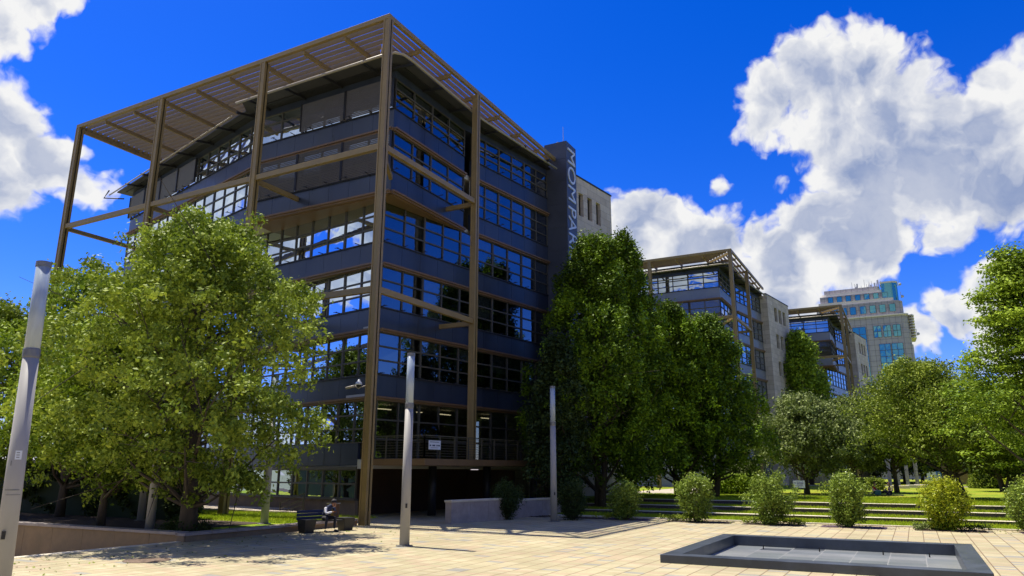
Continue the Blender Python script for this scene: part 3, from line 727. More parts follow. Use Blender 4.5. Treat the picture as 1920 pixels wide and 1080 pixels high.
# ---------------------------------------------------------------- far tower
def tower():
    y = 190; T = thing('curved_tower', 'tall grey stone office tower with curved right edge and rooftop antennas', 'building', (-5, 195, 0))
    def rr(x0, x1, y0_, y1_, r, n=8, rl=0):
        pts = []
        if rl:
            for k in range(n+1): a = math.pi+ (math.pi/2)*k/n; pts.append((x0+rl+rl*math.cos(a), y0_+rl+rl*math.sin(a)))
        else: pts.append((x0, y0_))
        for k in range(n+1): a = -math.pi/2+(math.pi/2)*k/n; pts.append((x1-r+r*math.cos(a), y0_+r+r*math.sin(a)))
        return pts+[(x1, y1_), (x0, y1_)]
    mb = MB()
    for z0, z1, x1 in ((.6, 20, 3.6), (20, 27, 3.3), (27, 31, 3.0), (31, 34.5, 2.8), (34.5, 38, 2.6)): mb.prism(rr(-18, x1, y, y+22, 1.6), z0, z1)
    mb.build('shaft', 'stone_far', T)
    mb = MB(); mb.prism(rr(-18.2, 2.8, y-.3, y+22, 1.6), 38.002, 38.35); mb.prism(rr(-16.4, .9, y+.6, y+20, 2.2), 41.7, 42.5); mb.prism(rr(-15.8, -1.5, y+1.6, y+18, 1.2, rl=1.5), 44.2, 44.9); mb.prism(rr(-2.4, 1.4, y+1.0, y+6, 1.5), 46.2, 46.6); mb.build('roof_band', 'tower_band', T)
    mb = MB(); mb.prism(rr(-17, 1.9, y+.4, y+21, 2.2), 38.352, 41.7); mb.prism(rr(-16, .3, y+1.2, y+19, 1.5), 42.502, 44.2); mb.prism(rr(-15, -2.6, y+2.6, y+17, 1.2), 44.902, 46.0)
    mb.build('upper_storeys', 'stone_far', T)
    mb = MB(); mb.prism(rr(-2.2, 1.25, y+1.1, y+5.8, 1.4), 41.72, 46.2); mb.build('stair_turret', 'glass_teal', T)
    f = W((0, y), 0, -1)
    def win(x0, x1, z0, z1, c, r, d=.06): window(T, f, x0, x1, z0, z1, c, r, 'glass_teal', d=d, openp=0)
    for a in (-4.9, -2.85, -.8): win(a, a+1.65, 33.0, 35.8, 2, 2)
    for a in (-4.1, -1.5): win(a, a+2.4, 18, 31.4, 2, 9)
    win(-9.4, -6.5, 4, 35.8, 2, 18)
    for a in (-13.5, -11.5, -9.5, -7.3, -5.2, -3.1, -1.0): win(a, a+1.35, 39.0, 40.9, 1, 1, d=-.33)
    for a in (-14.2, -12.2, -10.2, -8.1, -6.1, -4.1, -2.2): win(a, a+1.2, 42.6, 44.0, 1, 1, d=-1.1)
    mb = MB()
    for k in range(9): mb.prism([(2.55,y+2),(3.5,y+1.2),(3.9,y+2.5),(3.6,y+8),(2.55,y+8)], 32.6+k*.66, 32.9+k*.66)
    mb.build('louvre_fin', 'tower_band', T)
    mb = MB(); rg = random.Random(4)
    for k in range(26):
        x = rg.uniform(-9, -2.2); yy = y+3+rg.uniform(0, 3); h = rg.uniform(.6, 2.2)
        mb.tube([(x,yy,46),(x,yy,46+h)], [.05,.05], 5)
        if k % 3 == 0: mb.box(x-.15, yy-.1, 46+h-1, x+.15, yy+.1, 46+h)
    for x, z in ((1.6, 45.2), (1.8, 42.2), (4.0, 33)): mb.tube([(x,y+1.5,z),(x,y+1.5,z+1.6)], [.06]*2, 5); mb.ball((x+.25,y+1.2,z+.4), .35,.2,.35, 8, 6)
    mb.build('antenna', 'antenna', T)
tower()

# ---------------------------------------------------------------- vegetation
def leaves(name, mat, centers, spread, n, size, parent=None, up=.4, rng=None, tone_c=None, aspect=.55):
    """n leaves in small sprigs round the given centres; tone is a per-leaf colour mix"""
    rng = rng or np.random.default_rng(1); C = np.asarray(centers, float); K = len(C)
    idx = rng.integers(0, K, n)
    sp = np.asarray(spread, float)
    off = rng.normal(size=(n, 3))*sp*.5
    P = C[idx]+off
    nrm = rng.normal(size=(n, 3))*.75+off/(np.linalg.norm(off, axis=1, keepdims=True)+1e-6)*.6; nrm[:, 2] += up
    nrm /= np.linalg.norm(nrm, axis=1, keepdims=True)
    t = np.cross(nrm, rng.normal(size=(n, 3))); t /= np.linalg.norm(t, axis=1, keepdims=True)+1e-9
    b = np.cross(nrm, t); s = size*rng.uniform(.65, 1.35, (n, 1))
    V = np.empty((n, 4, 3)); V[:, 0] = P-t*s*.5; V[:, 1] = P+b*s*aspect*.5+nrm*s*.06; V[:, 2] = P+t*s*.5; V[:, 3] = P-b*s*aspect*.5+nrm*s*.06
    me = bpy.data.meshes.new(name); me.vertices.add(4*n); me.vertices.foreach_set('co', V.ravel())
    me.loops.add(4*n); me.loops.foreach_set('vertex_index', np.arange(4*n, dtype=np.int32))
    me.polygons.add(n); me.polygons.foreach_set('loop_start', np.arange(0, 4*n, 4, dtype=np.int32))
    try: me.polygons.foreach_set('loop_total', np.full(n, 4, dtype=np.int32))
    except Exception: pass
    tc_ = rng.random(K) if tone_c is None else tone_c
    tone = np.clip(tc_[idx]*.6+rng.random(n)*.55-.08, 0, 1).astype(np.float32)
    at = me.attributes.new('tone', 'FLOAT', 'FACE'); at.data.foreach_set('value', tone)
    me.materials.append(MATS[mat]); me.update(); me.validate()
    o = bpy.data.objects.new(name, me); COL.objects.link(o)
    if parent: o.parent = parent; o.matrix_parent_inverse = parent.matrix_basis.inverted()
    return o
def prof(pr, t):
    for i in range(len(pr)-1):
        if pr[i][0] <= t <= pr[i+1][0]:
            k = (t-pr[i][0])/(pr[i+1][0]-pr[i][0]); return pr[i][1]*(1-k)+pr[i+1][1]*k
    return pr[-1][1]
def tree(name, label, base, h, zc, rad, pr, nleaf, size, mat, nlobe=26, nsprig=16, seed=0, trunk=.25, up=.4, lean=(0, 0), group=None, cat='tree', sp=(.55,.55,.4), upsweep=0, stems=1, inner=.25, lobe_r=.30, squash=(1,1)):
    """trunk with limbs reaching each lobe; lobes fill a lumpy envelope, sprigs sit on the lobes, leaves on the sprigs"""
    rg = np.random.default_rng(seed); T = thing(name, label, cat, base, group); bx, by, bz = base
    lobes = []
    for k in range(nlobe):
        t = ((k+.5)/nlobe)**.85 + rg.uniform(-.02, .02); t = min(max(t, .02), .98)
        r = prof(pr, t)*rad; a = k*2.4+rg.uniform(-.5, .5); q = r*(1-lobe_r*.8)*rg.uniform(.45, 1.12)
        lr = max(r*lobe_r*1.5, rad*.2)*rg.uniform(.8, 1.3)
        lobes.append((bx+lean[0]*t+math.cos(a)*q*squash[0], by+lean[1]*t+math.sin(a)*q*squash[1], bz+zc+(h-zc)*t-lr*.25, lr))
    cen = []; tone = []
    for (x, y, z, lr) in lobes:
        d = rg.normal(size=(nsprig, 3)); d /= np.linalg.norm(d, axis=1, keepdims=True)
        d[:, 2] = np.where(d[:, 2] < -.2, -d[:, 2]*.6, d[:, 2])
        rr_ = lr*rg.uniform(.65, 1.15, (nsprig, 1)); c = np.array([x, y, z])+d*rr_*np.array([1, 1, .85+upsweep])
        cen += list(c); tone += list(np.clip(rg.normal(.5, .2)+rg.normal(0, .22, nsprig), 0, 1))
        m_ = int(nsprig*inner); d2 = rg.normal(size=(m_, 3))*lr*.4; cen += list(np.array([x, y, z])+d2); tone += [.2]*m_  # inner sprigs toned darker: shade inside the crown put into leaf colour
    cen = np.array(cen); cen[:, 2] = np.maximum(cen[:, 2], bz+zc*.75)
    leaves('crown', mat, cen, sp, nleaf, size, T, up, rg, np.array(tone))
    mb = MB(); 
    for s_ in range(stems):
        ox_, oy_ = (0, 0) if stems == 1 else (math.cos(s_*2.1)*.3, math.sin(s_*2.1)*.3)
        pts = [(bx+ox_*.5, by+oy_*.5, bz-.1)]; rd = [trunk*1.25]; n = 7
        for i in range(1, n+1):
            t = i/n; zz = bz+t*(h*.86)
            pts.append((bx+ox_*(1+3*t)+lean[0]*t*.8+rg.normal()*.06*i*.4, by+oy_*(1+3*t)+lean[1]*t*.8+rg.normal()*.06*i*.4, zz)); rd.append(trunk*(1-t*.88)*(1 if i > 1 else 1.02))
        mb.tube(pts, rd, 9)
        for (x, y, z, lr) in lobes[s_::stems]:
            zz = max(min(z-bz-.12*h-abs(x-bx)*(.35+upsweep), h*.8), zc*.55); k = min(max(zz/(h*.86), .05), .97); i = min(int(k*n), n-1); f = k*n-i
            p0 = Vector(pts[i]).lerp(Vector(pts[i+1]), f); r0 = rd[i]*(1-f)+rd[i+1]*f; p1 = Vector((x, y, z))
            mid = p0.lerp(p1, .5); mid.z -= .05*(p1-p0).length; mid += Vector(rg.normal(size=3))*.12
            mb.tube([p0, mid, p1], [min(r0*.55, .11), min(r0*.35, .06), .015], 5, cap=False)
            for j in range(3):
                e = p1+Vector(rg.normal(size=3))*lr*.6; mb.tube([mid.lerp(p1, .4+.2*j), e], [.025, .008], 4, cap=False)
    mb.build('trunk', 'bark', T, smooth=True)
    return T
ROUND = [(0, .45), (.12, .85), (.3, 1.0), (.55, .95), (.75, .78), (.9, .5), (1, .2)]
OVAL = [(0, .6), (.15, .95), (.35, 1.0), (.6, .8), (.8, .5), (.93, .26), (1, .08)]
CONE = [(0, .8), (.1, 1), (.3, .95), (.6, .62), (.85, .3), (1, .06)]
CONE2 = [(0, .75), (.12, .98), (.3, 1.0), (.5, .82), (.7, .62), (.88, .38), (1, .12)]
# left garden
tree('linden_tree', 'big linden with yellow-green leaves in front of the office block', (-24.3,19.5,.2), 12.1, 1.7, 6.0, ROUND, 90000, .165, 'leaf_linden', 46, 28, 11, .3, group=None, lean=(-.9, 0), sp=(.36,.36,.30), squash=(1.04, .85), inner=.12, lobe_r=.26)
tree('linden_tree', 'fresh green linden at left with low bright crown behind the leaning lamp', (-30.2,19.9,.2), 8.4, 2.0, 3.9, ROUND, 52000, .165, 'leaf_bright', 32, 28, 12, .16, sp=(.5,.5,.4))
tree('linden_tree', 'thin tree at the left picture edge with airy crown', (-37.5,22.5,.2), 12.2, 2.5, 4.4, ROUND, 28000, .19, 'leaf_bright', 30, 20, 13, .2, sp=(.5,.5,.4))
tree('garden_tree', 'tree at the far left picture edge above the hedge', (-42.5,20.5,.2), 10.6, 2.0, 4.6, ROUND, 30000, .2, 'leaf_olive', 28, 22, 14, .22, sp=(.55,.55,.45))
tree('garden_tree', 'leafy tree behind the fresh green linden, touching the frame', (-39.5,28,.2), 11.0, 2.0, 3.8, ROUND, 26000, .22, 'leaf_olive', 26, 20, 15, .2, sp=(.6,.6,.5))
# dark hornbeams in front of the stone wing
HG = 'tall dark hornbeams between the office blocks'
tree('hornbeam_tree', 'tallest dark hornbeam, directly beside the lettered pylon', (-18.0,45.2,.2), 17.8, 1.7, 4.6, CONE2, 78000, .21, 'leaf_horn', 44, 26, 21, .22, group=HG, upsweep=.35, stems=2, up=.7, sp=(.36,.36,.55))
tree('hornbeam_tree', 'second hornbeam from the pylon, its pointed top level with the first', (-17.3,49.2,.6), 18.6, 1.8, 3.5, CONE2, 62000, .21, 'leaf_horn', 40, 26, 22, .22, group=HG, upsweep=.35, stems=2, up=.7, sp=(.36,.36,.55))
tree('hornbeam_tree', 'hornbeam in the middle of the dark clump, lower than the two by the pylon', (-14.9,52.5,.6), 13.6, 1.8, 3.9, CONE2, 46000, .22, 'leaf_horn', 38, 24, 23, .2, group=HG, upsweep=.35, stems=2, up=.7, sp=(.36,.36,.55))
tree('hornbeam_tree', 'rightmost hornbeam of the dark clump, in front of the second office block', (-12.9,54.5,.6), 12.8, 2.2, 4.0, CONE2, 62000, .22, 'leaf_horn', 38, 24, 24, .2, group=HG, upsweep=.35, stems=2, up=.7, sp=(.36,.36,.55))
tree('hornbeam_tree', 'dark hornbeam low behind the metal lamp column', (-18.6,40.6,.1), 10.0, 1.3, 2.3, OVAL, 22000, .22, 'leaf_dark', 24, 22, 25, .16, group=HG, upsweep=.3, up=.7, sp=(.45,.45,.5))
tree('hornbeam_tree', 'bright green hornbeam between the second and third office blocks', (-12.6,110,.6), 20.5, 2, 5.2, OVAL, 20000, .42, 'leaf_bright', 34, 20, 26, .3, upsweep=.35, up=.7, sp=(.8,.8,.9))
# park trees
tree('park_tree', 'round grey-green tree on the lawn in front of the second block', (-8.0,66,.65), 7.7, 2.2, 4.2, ROUND, 36000, .23, 'leaf_grey', 36, 24, 31, .22, sp=(.5,.5,.4))
tree('park_tree', 'dark grey-green tree between the round tree and the broad olive tree', (-4.8,73,.65), 8.0, 2.4, 3.6, ROUND, 26000, .24, 'leaf_grey', 30, 22, 32, .2, sp=(.5,.5,.4))
tree('park_tree', 'broad olive tree with thick dark trunk on the sunny lawn', (2.6,60.5,.65), 9.3, 2.6, 4.8, ROUND, 52000, .19, 'leaf_olive', 42, 26, 33, .38, lean=(-1.9, 0), sp=(.55,.55,.45))
tree('park_tree', 'slim-trunked willow-like tree beside the picnic group', (-1.6,74.5,.65), 8.2, 2.8, 3.0, ROUND, 20000, .24, 'leaf_olive', 24, 20, 34, .2, sp=(.5,.5,.5))
tree('hornbeam_tree', 'tall layered green tree at the right picture edge', (6.4,47.8,.6), 13.5, 3.0, 5.0, CONE, 60000, .19, 'leaf_bright', 34, 26, 35, .3, up=1.2, sp=(.6,.6,.2), lobe_r=.3)
tree('park_tree', 'smaller green tree low at the right picture edge', (7.6,62,.65), 8.0, 2.4, 4.0, ROUND, 30000, .22, 'leaf_bright', 30, 22, 36, .25, sp=(.6,.6,.35), up=.9)
BG = 'dark trees closing the far end of the lawn'
labs = ['background tree behind the far garden gate', 'background tree behind the blue information panel', 'background tree right of the broad olive tree', 'background tree with three dark trunks at the right', 'background tree farthest to the right', 'background tree behind the willow-like tree', 'background tree closing the gap left of the blue panel', 'background tree behind the clipped hedges on the right']
bgs = [(-1.5,128,11,5.5),(3.6,134,12,6),(8.5,112,11,5.5),(7.2,84,8.5,3.4),(14,100,12,6),(-6,140,13,6),(1,150,13,7),(20,118,13,7)]
for i, (x, y, h, r) in enumerate(bgs):
    tree('background_tree', labs[i], (x,y,.6), h, 1.9, r, ROUND, 12000, .5, 'leaf_dark', 24, 16, 50+i, .25, group=BG, sp=(.9,.9,.7), stems=2 if i == 3 else 1)
# trees beside the camera, seen in the window panes
NG = 'trees on the plaza side facing the office windows'
first = None
NGL = [(22,30,1.0),(25,45,1.2),(18,62,1.0),(-12,-26,.95),(-24,-30,1.05),(-36,-28,1.2),(-50,-24,1.1),(-64,-22,1.25),(-2,-30,1.1),(9,-24,1.0),(21,-12,1.15),(27,2,1.0),(26,16,1.25),(34,58,1.3),(33,74,1.2),(-78,-14,1.3)]
NGT = ['nearest on the right, level with the basin', 'tall, beyond the basin on the right', 'beside the lawn on the right', 'directly behind the photographer', 'behind the photographer, second', 'behind the photographer, third and taller', 'behind the photographer, fourth', 'behind the photographer, fifth, large', 'behind to the right, first', 'behind to the right, second', 'right of the photographer, first', 'right of the photographer, second', 'right of the photographer, third', 'far right, before the lawn', 'far right, along the lawn', 'far left behind the photographer']
for (x, y, k), lb in zip(NGL, NGT):
    if first is None:
        first = tree('plaza_tree', 'plaza tree outside the picture, '+lb, (x,y,0), 13, 2.2, 6, ROUND, 9000, .6, 'leaf_horn', 22, 16, 70, .3, group=NG, sp=(.9,.9,.8)); bx0 = first.location.copy(); continue
    c = first.copy(); COL.objects.link(c); c['label'] = 'plaza tree outside the picture, '+lb; c.location = (x, y, 0); c.scale = (k, k, k); c.rotation_euler = (0, 0, x*.7)
    for ch in first.children:
        d = ch.copy(); COL.objects.link(d); d.parent = c; d.matrix_parent_inverse = Matrix.Translation(-bx0)

def shrub(label, base, h, r, n, mat, seed, group='young shrubs in the planting beds', size=.11):
    rg = np.random.default_rng(seed); T = thing('leafy_shrub', label, 'shrub', base, group); x, y, z = base
    K = 90; a = rg.uniform(0, 2*math.pi, K); t = rg.uniform(.05, 1, K)
    # stems fan out from the root
    r = r*.78; h = h*.94
    rr_ = r*np.interp(t, [0, .25, .5, .75, 1], [.4, .8, 1, .95, .5])*np.sqrt(rg.uniform(.15, 1.05, K))
    t2 = t*(1+rg.normal(0, .07, K)); rr_ = rr_*(1+rg.normal(0, .14, K)); C = np.stack([x+np.cos(a)*rr_, y+np.sin(a)*rr_, z+.1+t2*h], 1)
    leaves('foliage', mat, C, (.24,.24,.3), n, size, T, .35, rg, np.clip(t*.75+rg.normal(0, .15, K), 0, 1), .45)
    mb = MB()
    for i in range(0, K, 3): mb.tube([(x+math.cos(a[i])*.1, y+math.sin(a[i])*.1, z-.02), (x+math.cos(a[i])*rr_[i]*.5, y+math.sin(a[i])*rr_[i]*.5, z+t[i]*h*.6), tuple(C[i])], [.018,.012,.005], 5, cap=False)
    mb.build('stems', 'bark', T)
shrub('shaded shrub in the bed next to the granite wall, leftmost of the shrub row', (-19.1,34.9,0), 1.75, .95, 6500, 'leaf_dark', 1)
shrub('dark shrub directly behind the metal lamp column', (-15.9,36.2,0), 1.75, .9, 6500, 'leaf_dark', 2)
shrub('compact dark green shrub where the canopy shadow ends', (-13.5,37.6,0), 1.75, .95, 7500, 'leaf_shrub', 3)
shrub('round shrub left of the basin corner, with pale green tips', (-9.85,37.8,0), 2.15, 1.1, 9000, 'leaf_shrub', 4)
shrub('tall round green shrub in front of the white lawn sign', (-6.25,37.9,0), 2.15, 1.22, 10000, 'leaf_shrub', 5)
shrub('broad shrub in the purple pebble bed, in front of the picnic group', (-2.95,38,0), 2.15, 1.05, 10000, 'leaf_shrub', 6)
shrub('golden yellow shrub with pointed top in front of the broad olive tree', (.98,38.2,0), 2.0, 1.15, 9500, 'leaf_gold', 7)
shrub('green shrub cut off by the right picture edge', (4.05,38.3,0), 1.9, 1.0, 7000, 'leaf_shrub', 8)
# hedges
def hedge(label, x0, y0, x1, y1, z0, z1, n, mat, seed, size=.16, round_=False, name='clipped_hedge'):
    rg = np.random.default_rng(seed); T = thing(name, label, 'hedge', ((x0+x1)/2, (y0+y1)/2, z0))
    K = 420; c = rg.random((K, 3))
    ax = rg.integers(0, 5, K)
    c[:, 0] = np.where(ax == 0, 0, np.where(ax == 1, 1, c[:, 0])); c[:, 1] = np.where(ax == 2, 0, c[:, 1]); c[:, 2] = np.where(ax >= 3, 1, c[:, 2])
    if round_:
        d = rg.normal(size=(K, 3)); d /= np.linalg.norm(d, axis=1, keepdims=True); d[:, 2] = abs(d[:, 2]); c = np.stack([.5+d[:, 0]*.5, .5+d[:, 1]*.5, d[:, 2]], 1)
    C = np.array([x0, y0, z0])+c*np.array([x1-x0, y1-y0, z1-z0])
    leaves('foliage', mat, C, (.3,.3,.22), n, size, T, .5, rg)
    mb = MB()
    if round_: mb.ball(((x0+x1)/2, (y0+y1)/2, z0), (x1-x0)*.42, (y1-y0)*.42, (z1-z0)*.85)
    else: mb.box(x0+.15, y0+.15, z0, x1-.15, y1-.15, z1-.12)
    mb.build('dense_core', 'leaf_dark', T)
hedge('low rectangular hedge on the lawn right of the dark hornbeams', -14.8, 62.5, -11.9, 65, .65, 2.0, 9000, 'leaf_bright', 1)
hedge('domed grey-green bush above the low rectangular hedge', -14.8, 66.5, -11.6, 69.5, 1.0, 3.2, 8000, 'leaf_grey', 2, round_=True, name='domed_bush')
hedge('clipped yellow-green hedge at the right end of the lawn', 8.3, 91, 14, 94, .65, 2.0, 9000, 'leaf_gold', 3)
hedge('taller clipped hedge behind the yellow-green one', 8.9, 95, 14, 98, .65, 2.9, 7000, 'leaf_bright', 4, round_=False)
hedge('round green bush on the far lawn right of the broad olive tree', 5.2, 97, 8.4, 100, .65, 3.3, 7000, 'leaf_olive', 5, round_=True, name='round_bush')
hedge('dark hedge behind the trees at left, above the retaining wall', -60, 23.5, -30.5, 25, .2, 2.6, 24000, 'leaf_dark', 6, size=.2, name='garden_hedge')
hedge('strip hedge behind the picnic group', -6.5, 84, -3.2, 85.5, .65, 1.6, 4000, 'leaf_olive', 7)
# tussock of dead grass at the linden foot
hedge('heap of dry cuttings at the foot of the big linden', -25.6, 19.1, -23.7, 20.3, .15, .62, 2500, 'leaf_dark', 8, size=.1, round_=True, name='brush_heap')

def grass(name, rects, n, h, seed):
    rg = np.random.default_rng(seed); ar = np.array([(x1-x0)*(y1-y0) for x0,y0,x1,y1,z in rects]); idx = rg.choice(len(rects), n, p=ar/ar.sum()); Rr = np.array(rects)[idx]
    x = Rr[:,0]+(Rr[:,2]-Rr[:,0])*rg.random(n); y = Rr[:,1]+(Rr[:,3]-Rr[:,1])*rg.random(n); z = Rr[:,4]
    a = rg.uniform(0, 2*math.pi, n); wd = rg.uniform(.008, .02, n); hh = h*rg.uniform(.4, 1.3, n); l = rg.normal(size=(n, 2))*.4
    V = np.empty((n, 3, 3)); V[:,0] = np.stack([x-np.cos(a)*wd, y-np.sin(a)*wd, z-.01], 1); V[:,1] = np.stack([x+np.cos(a)*wd, y+np.sin(a)*wd, z-.01], 1); V[:,2] = np.stack([x+l[:,0]*hh, y+l[:,1]*hh, z+hh], 1)
    me = bpy.data.meshes.new(name); me.vertices.add(3*n); me.vertices.foreach_set('co', V.ravel()); me.loops.add(3*n); me.loops.foreach_set('vertex_index', np.arange(3*n, dtype=np.int32))
    me.polygons.add(n); me.polygons.foreach_set('loop_start', np.arange(0, 3*n, 3, dtype=np.int32))
    at = me.attributes.new('tone', 'FLOAT', 'FACE'); pt = np.sin(x*.7)*np.cos(y*.9)*.25+.5; at.data.foreach_set('value', np.clip(pt+rg.normal(0, .25, n), 0, 1).astype(np.float32))
    me.materials.append(MATS['grass_blade']); me.update(); me.validate(); o = bpy.data.objects.new(name, me); COL.objects.link(o); return o
g = grass('short_grass', [(-19.4,39.5,12,42.3,.03),(-19.4,42.8,12,45.3,.18),(-19.4,45.8,12,48.3,.40),(-20,48.7,14,60,.63),(-37,24.6,-23.6,30,.2)], 190000, .11, 3)
g['label'] = 'short sunlit grass blades on the terraces and lawn'; g['category'] = 'grass'; struct(g, 'stuff')
# weeds in the beds
for i, (x, y, mt, n) in enumerate([(-.1,38.1,'leaf_grey',900),(.55,38.0,'leaf_gold',700),(-10.9,38.1,'leaf_olive',500),(-7.3,38.1,'leaf_olive',500),(-5.2,38.0,'leaf_olive',450),(-14.5,37.9,'leaf_gold',500),(2.0,38.2,'leaf_dark',500)]):
    rg = np.random.default_rng(90+i); C = np.stack([x+rg.normal(0,.3,14), y+rg.normal(0,.2,14), .1+rg.random(14)*.12], 1)
    o = leaves('ground_cover', mt, C, (.2,.2,.12), n, .08, None, .6, rg)
    tag(o, ['blue-grey low plants beside the golden shrub', 'yellow low plants at the foot of the golden shrub', 'low weeds left of the basin-corner shrub', 'low weeds left of the tall round shrub', 'low weeds right of the tall round shrub', 'small yellow-green plants left of the compact dark shrub', 'dark low plants right of the golden shrub'][i], 'ground cover'); struct(o, 'stuff')

# ---------------------------------------------------------------- lamps
def lamp(label, x, y, z0, top, h, dx=0, group='metal column lamps', mark=False):
    T = thing('column_lamp', label, 'street lamp', (x,y,z0), group)
    f = lambda t: (x+dx*t, y, z0+h*t)
    mb = MB(); mb.tube([f(0), f(.7)], [.17, .142], 36); o = mb.build('pole', 'lamp_metal', T, smooth=True)
    o.data.polygons.foreach_set('use_smooth', [len(p.vertices) == 4 for p in o.data.polygons])
    mb = MB(); mb.lathe((x, y, z0), [(.29, .0), (.29, .018), (.22, .03)], 24)
    for k in range(4): a = k*math.pi/2+.5; mb.lathe((x+.255*math.cos(a), y+.255*math.sin(a), z0+.015), [(.016, 0), (.016, .03)], 6)
    mb.build('base_plate', 'lamp_collar', T)
    mb = MB(); mb.tube([f(.7), f(.704), f(.725), f(.728)], [.147, .153, .153, .143], 28); mb.build('collar', 'lamp_collar', T)
    mb = MB(); mb.tube([f(.728), f(.985)], [.14, .133], 28); mb.build('glass_tube', 'lamp_glass', T, smooth=True)
    mb = MB(); mb.tube([f(.985), f(1)], [.145, .143], 28); mb.build('cap', 'lamp_collar', T)
    mb = MB(); mb.tube([(x+dx*.2+.165*.7, y-.165*.73, z0+h*.2-.07), (x+dx*.2+.165*.7, y-.165*.73, z0+h*.2+.07)], [.035]*2, 6); mb.build('service_lock', 'black_paint', T)
    return T, f
T, f = lamp('leaning column lamp at the left picture edge, nearest the camera', -14.9, 8.05, 0, 0, 6.6, -.31)
# round sticker and scuffs on the near lamp
vd = Vector((14.9, -8.05, 0)).normalized(); sd = Vector((-vd.y, vd.x, 0))
def on_lamp(t, a, rad=.168): 
    c = Vector(f(t)); d = (vd*math.cos(a)+sd*math.sin(a)); return c+d*(rad-.025*t/.7), d
mb = MB(); c0 = 2.46/6.6
for k in range(12):
    pass
def patch(mb, t0, t1, a0, a1, off=.004, n=5):
    for i in range(n):
        q = []
        for (t, a) in ((t0, a0+(a1-a0)*i/n), (t0, a0+(a1-a0)*(i+1)/n), (t1, a0+(a1-a0)*(i+1)/n), (t1, a0+(a1-a0)*i/n)):
            p, d = on_lamp(t, a); q.append(tuple(p+d*off))
        mb.add(q, [(0,1,2,3)])
mb = MB(); patch(mb, .405, .43, -.25, .45); mb.build('sticker', 'white_board', T)
mb = MB()
for t0 in (.410, .4165, .423): patch(mb, t0, t0+.0022, -.12, .22, .006)
patch(mb, .388, .402, -.62, -.5, .005, 2); patch(mb, .32, .323, -.9, .7, .004, 8); patch(mb, .307, .309, -.7, .9, .004, 8)
mb.build('marking', 'lamp_collar', T)
lamp('pale column lamp standing free on the plaza in front of the corner post', -15.47, 21.1, 0, 0, 6.57)
lamp('column lamp in front of the dark hornbeams at the edge of the shrub bed', -16.17, 34.5, 0, 0, 6.75)
lamp('column lamp partly hidden by the big linden, at the retaining wall', -26.25, 19.3, .2, 0, 6.5)
lamp('column lamp behind the linden trunk, farthest in the garden', -31.7, 22.8, .2, 0, 6.5)
lamp('column lamp left of the bench below the linden leaves', -25.2, 24.1, .2, 0, 6.5)
def slim(label, x, y, h=4.2, r=.09):
    T = thing('path_lamp', label, 'street lamp', (x,y,.6), 'slim lamp posts along the park path')
    mb = MB(); mb.tube([(x,y,.6),(x,y,.6+h)], [r, r*.85], 12); mb.build('pole', 'lamp_metal', T, smooth=True)
    mb = MB(); mb.tube([(x,y,.6+h),(x,y,.6+h*1.35)], [r*1.1]*2, 12); mb.build('glass_tube', 'lamp_glass', T, smooth=True)
for i, (x, y) in enumerate([(-12.0,86),(-11.1,86.6),(-10.6,82),(-9.1,88),(-8.4,90),(-7.0,95),(-17.0,69),(8.3,86),(-19.5,68)]):
    slim(['thick post left of the white lawn sign', 'thin post just behind the white lawn sign', 'post directly above the white lawn sign', 'pale post right of the white lawn sign', 'post under the dark grey-green tree', 'post behind the picnic group', 'post between the hornbeams and the low hedge', 'white post at the right end of the lawn', 'post in the shade under the middle hornbeam'][i], x, y, 3.8, .17 if i in (0, 3) else .09)

# ---------------------------------------------------------------- bench, bins, signs, small far things
bw = W((-22.25, 23.2), 76, -1)   # runs along the kerb wall, faces the plaza
t = thing('bench', 'dark bench with tapered block ends against the garden wall', 'bench', (-22.2, 24, 0))
def taper(mb, a0, a1, d0, d1, z0, z1, k):
    q = [bw.p(a0+k,d0+k,z0), bw.p(a0+k,d1-k,z0), bw.p(a1-k,d1-k,z0), bw.p(a1-k,d0+k,z0), bw.p(a0,d0,z1), bw.p(a0,d1,z1), bw.p(a1,d1,z1), bw.p(a1,d0,z1)]; mb.box8(q)
for a in (0, 1.9):
    mb = MB(); taper(mb, a, a+.55, -.25, .35, 0, .52, .07); mb.build('end_block', 'black_paint', t, bevel=.01)
mb = MB()
for k in range(4): bw.box(mb, .56, 1.89, -.2+k*.13, -.2+k*.13+.11, .42, .46)
mb.build('seat', 'black_paint', t)
mb = MB()
for k in range(3): bw.box(mb, -.02, 1.6, -.28, -.24, .5+k*.13, .5+k*.13+.11)
mb.build('backrest', 'cloth_navy', t)
t = thing('litter_bin', 'tan upright litter bin with pale lid behind the bench', 'litter bin', (-23.9, 27.2, 0))
mb = MB(); mb.box(-24.2, 26.9, 0, -23.8, 27.3, .95); mb.build('body', 'wood', t, bevel=.02)
mb = MB(); mb.box(-24.23, 26.87, .952, -23.77, 27.33, 1.0); mb.build('lid', 'rail_white', t, bevel=.01)
# stair handrail by the building
t = thing('handrail', 'pale metal stair handrail against the building plinth', 'handrail', (-31, 31, 0))
mb = MB()
for z in (.35, .6, .85, 1.15): mb.beam((-29.2, 30.6, z+.1), (-31.2, 30.9, z-.45), .04, .05)
mb.beam((-29.2,30.6,.1), (-29.2,30.6,1.28), .05, .05); mb.beam((-31.2,30.9,0), (-31.2,30.9,.74), .05, .05); mb.build('rails', 'frame', t)
# yellow crate-like box and pale panels under the hornbeams
t = thing('utility_box', 'dark yellow utility cabinet in the shade under the hornbeams', 'cabinet', (-20.4, 47, .2))
mb = MB(); mb.box(-21.3, 46.3, .1, -19.9, 47, 1.8); mb.build('body', 'yellow_box', t, bevel=.02)
mb = MB(); mb.box(-20.62, 46.28, .2, -20.58, 46.3, 1.7); mb.build('door_gap', 'black_paint', t)
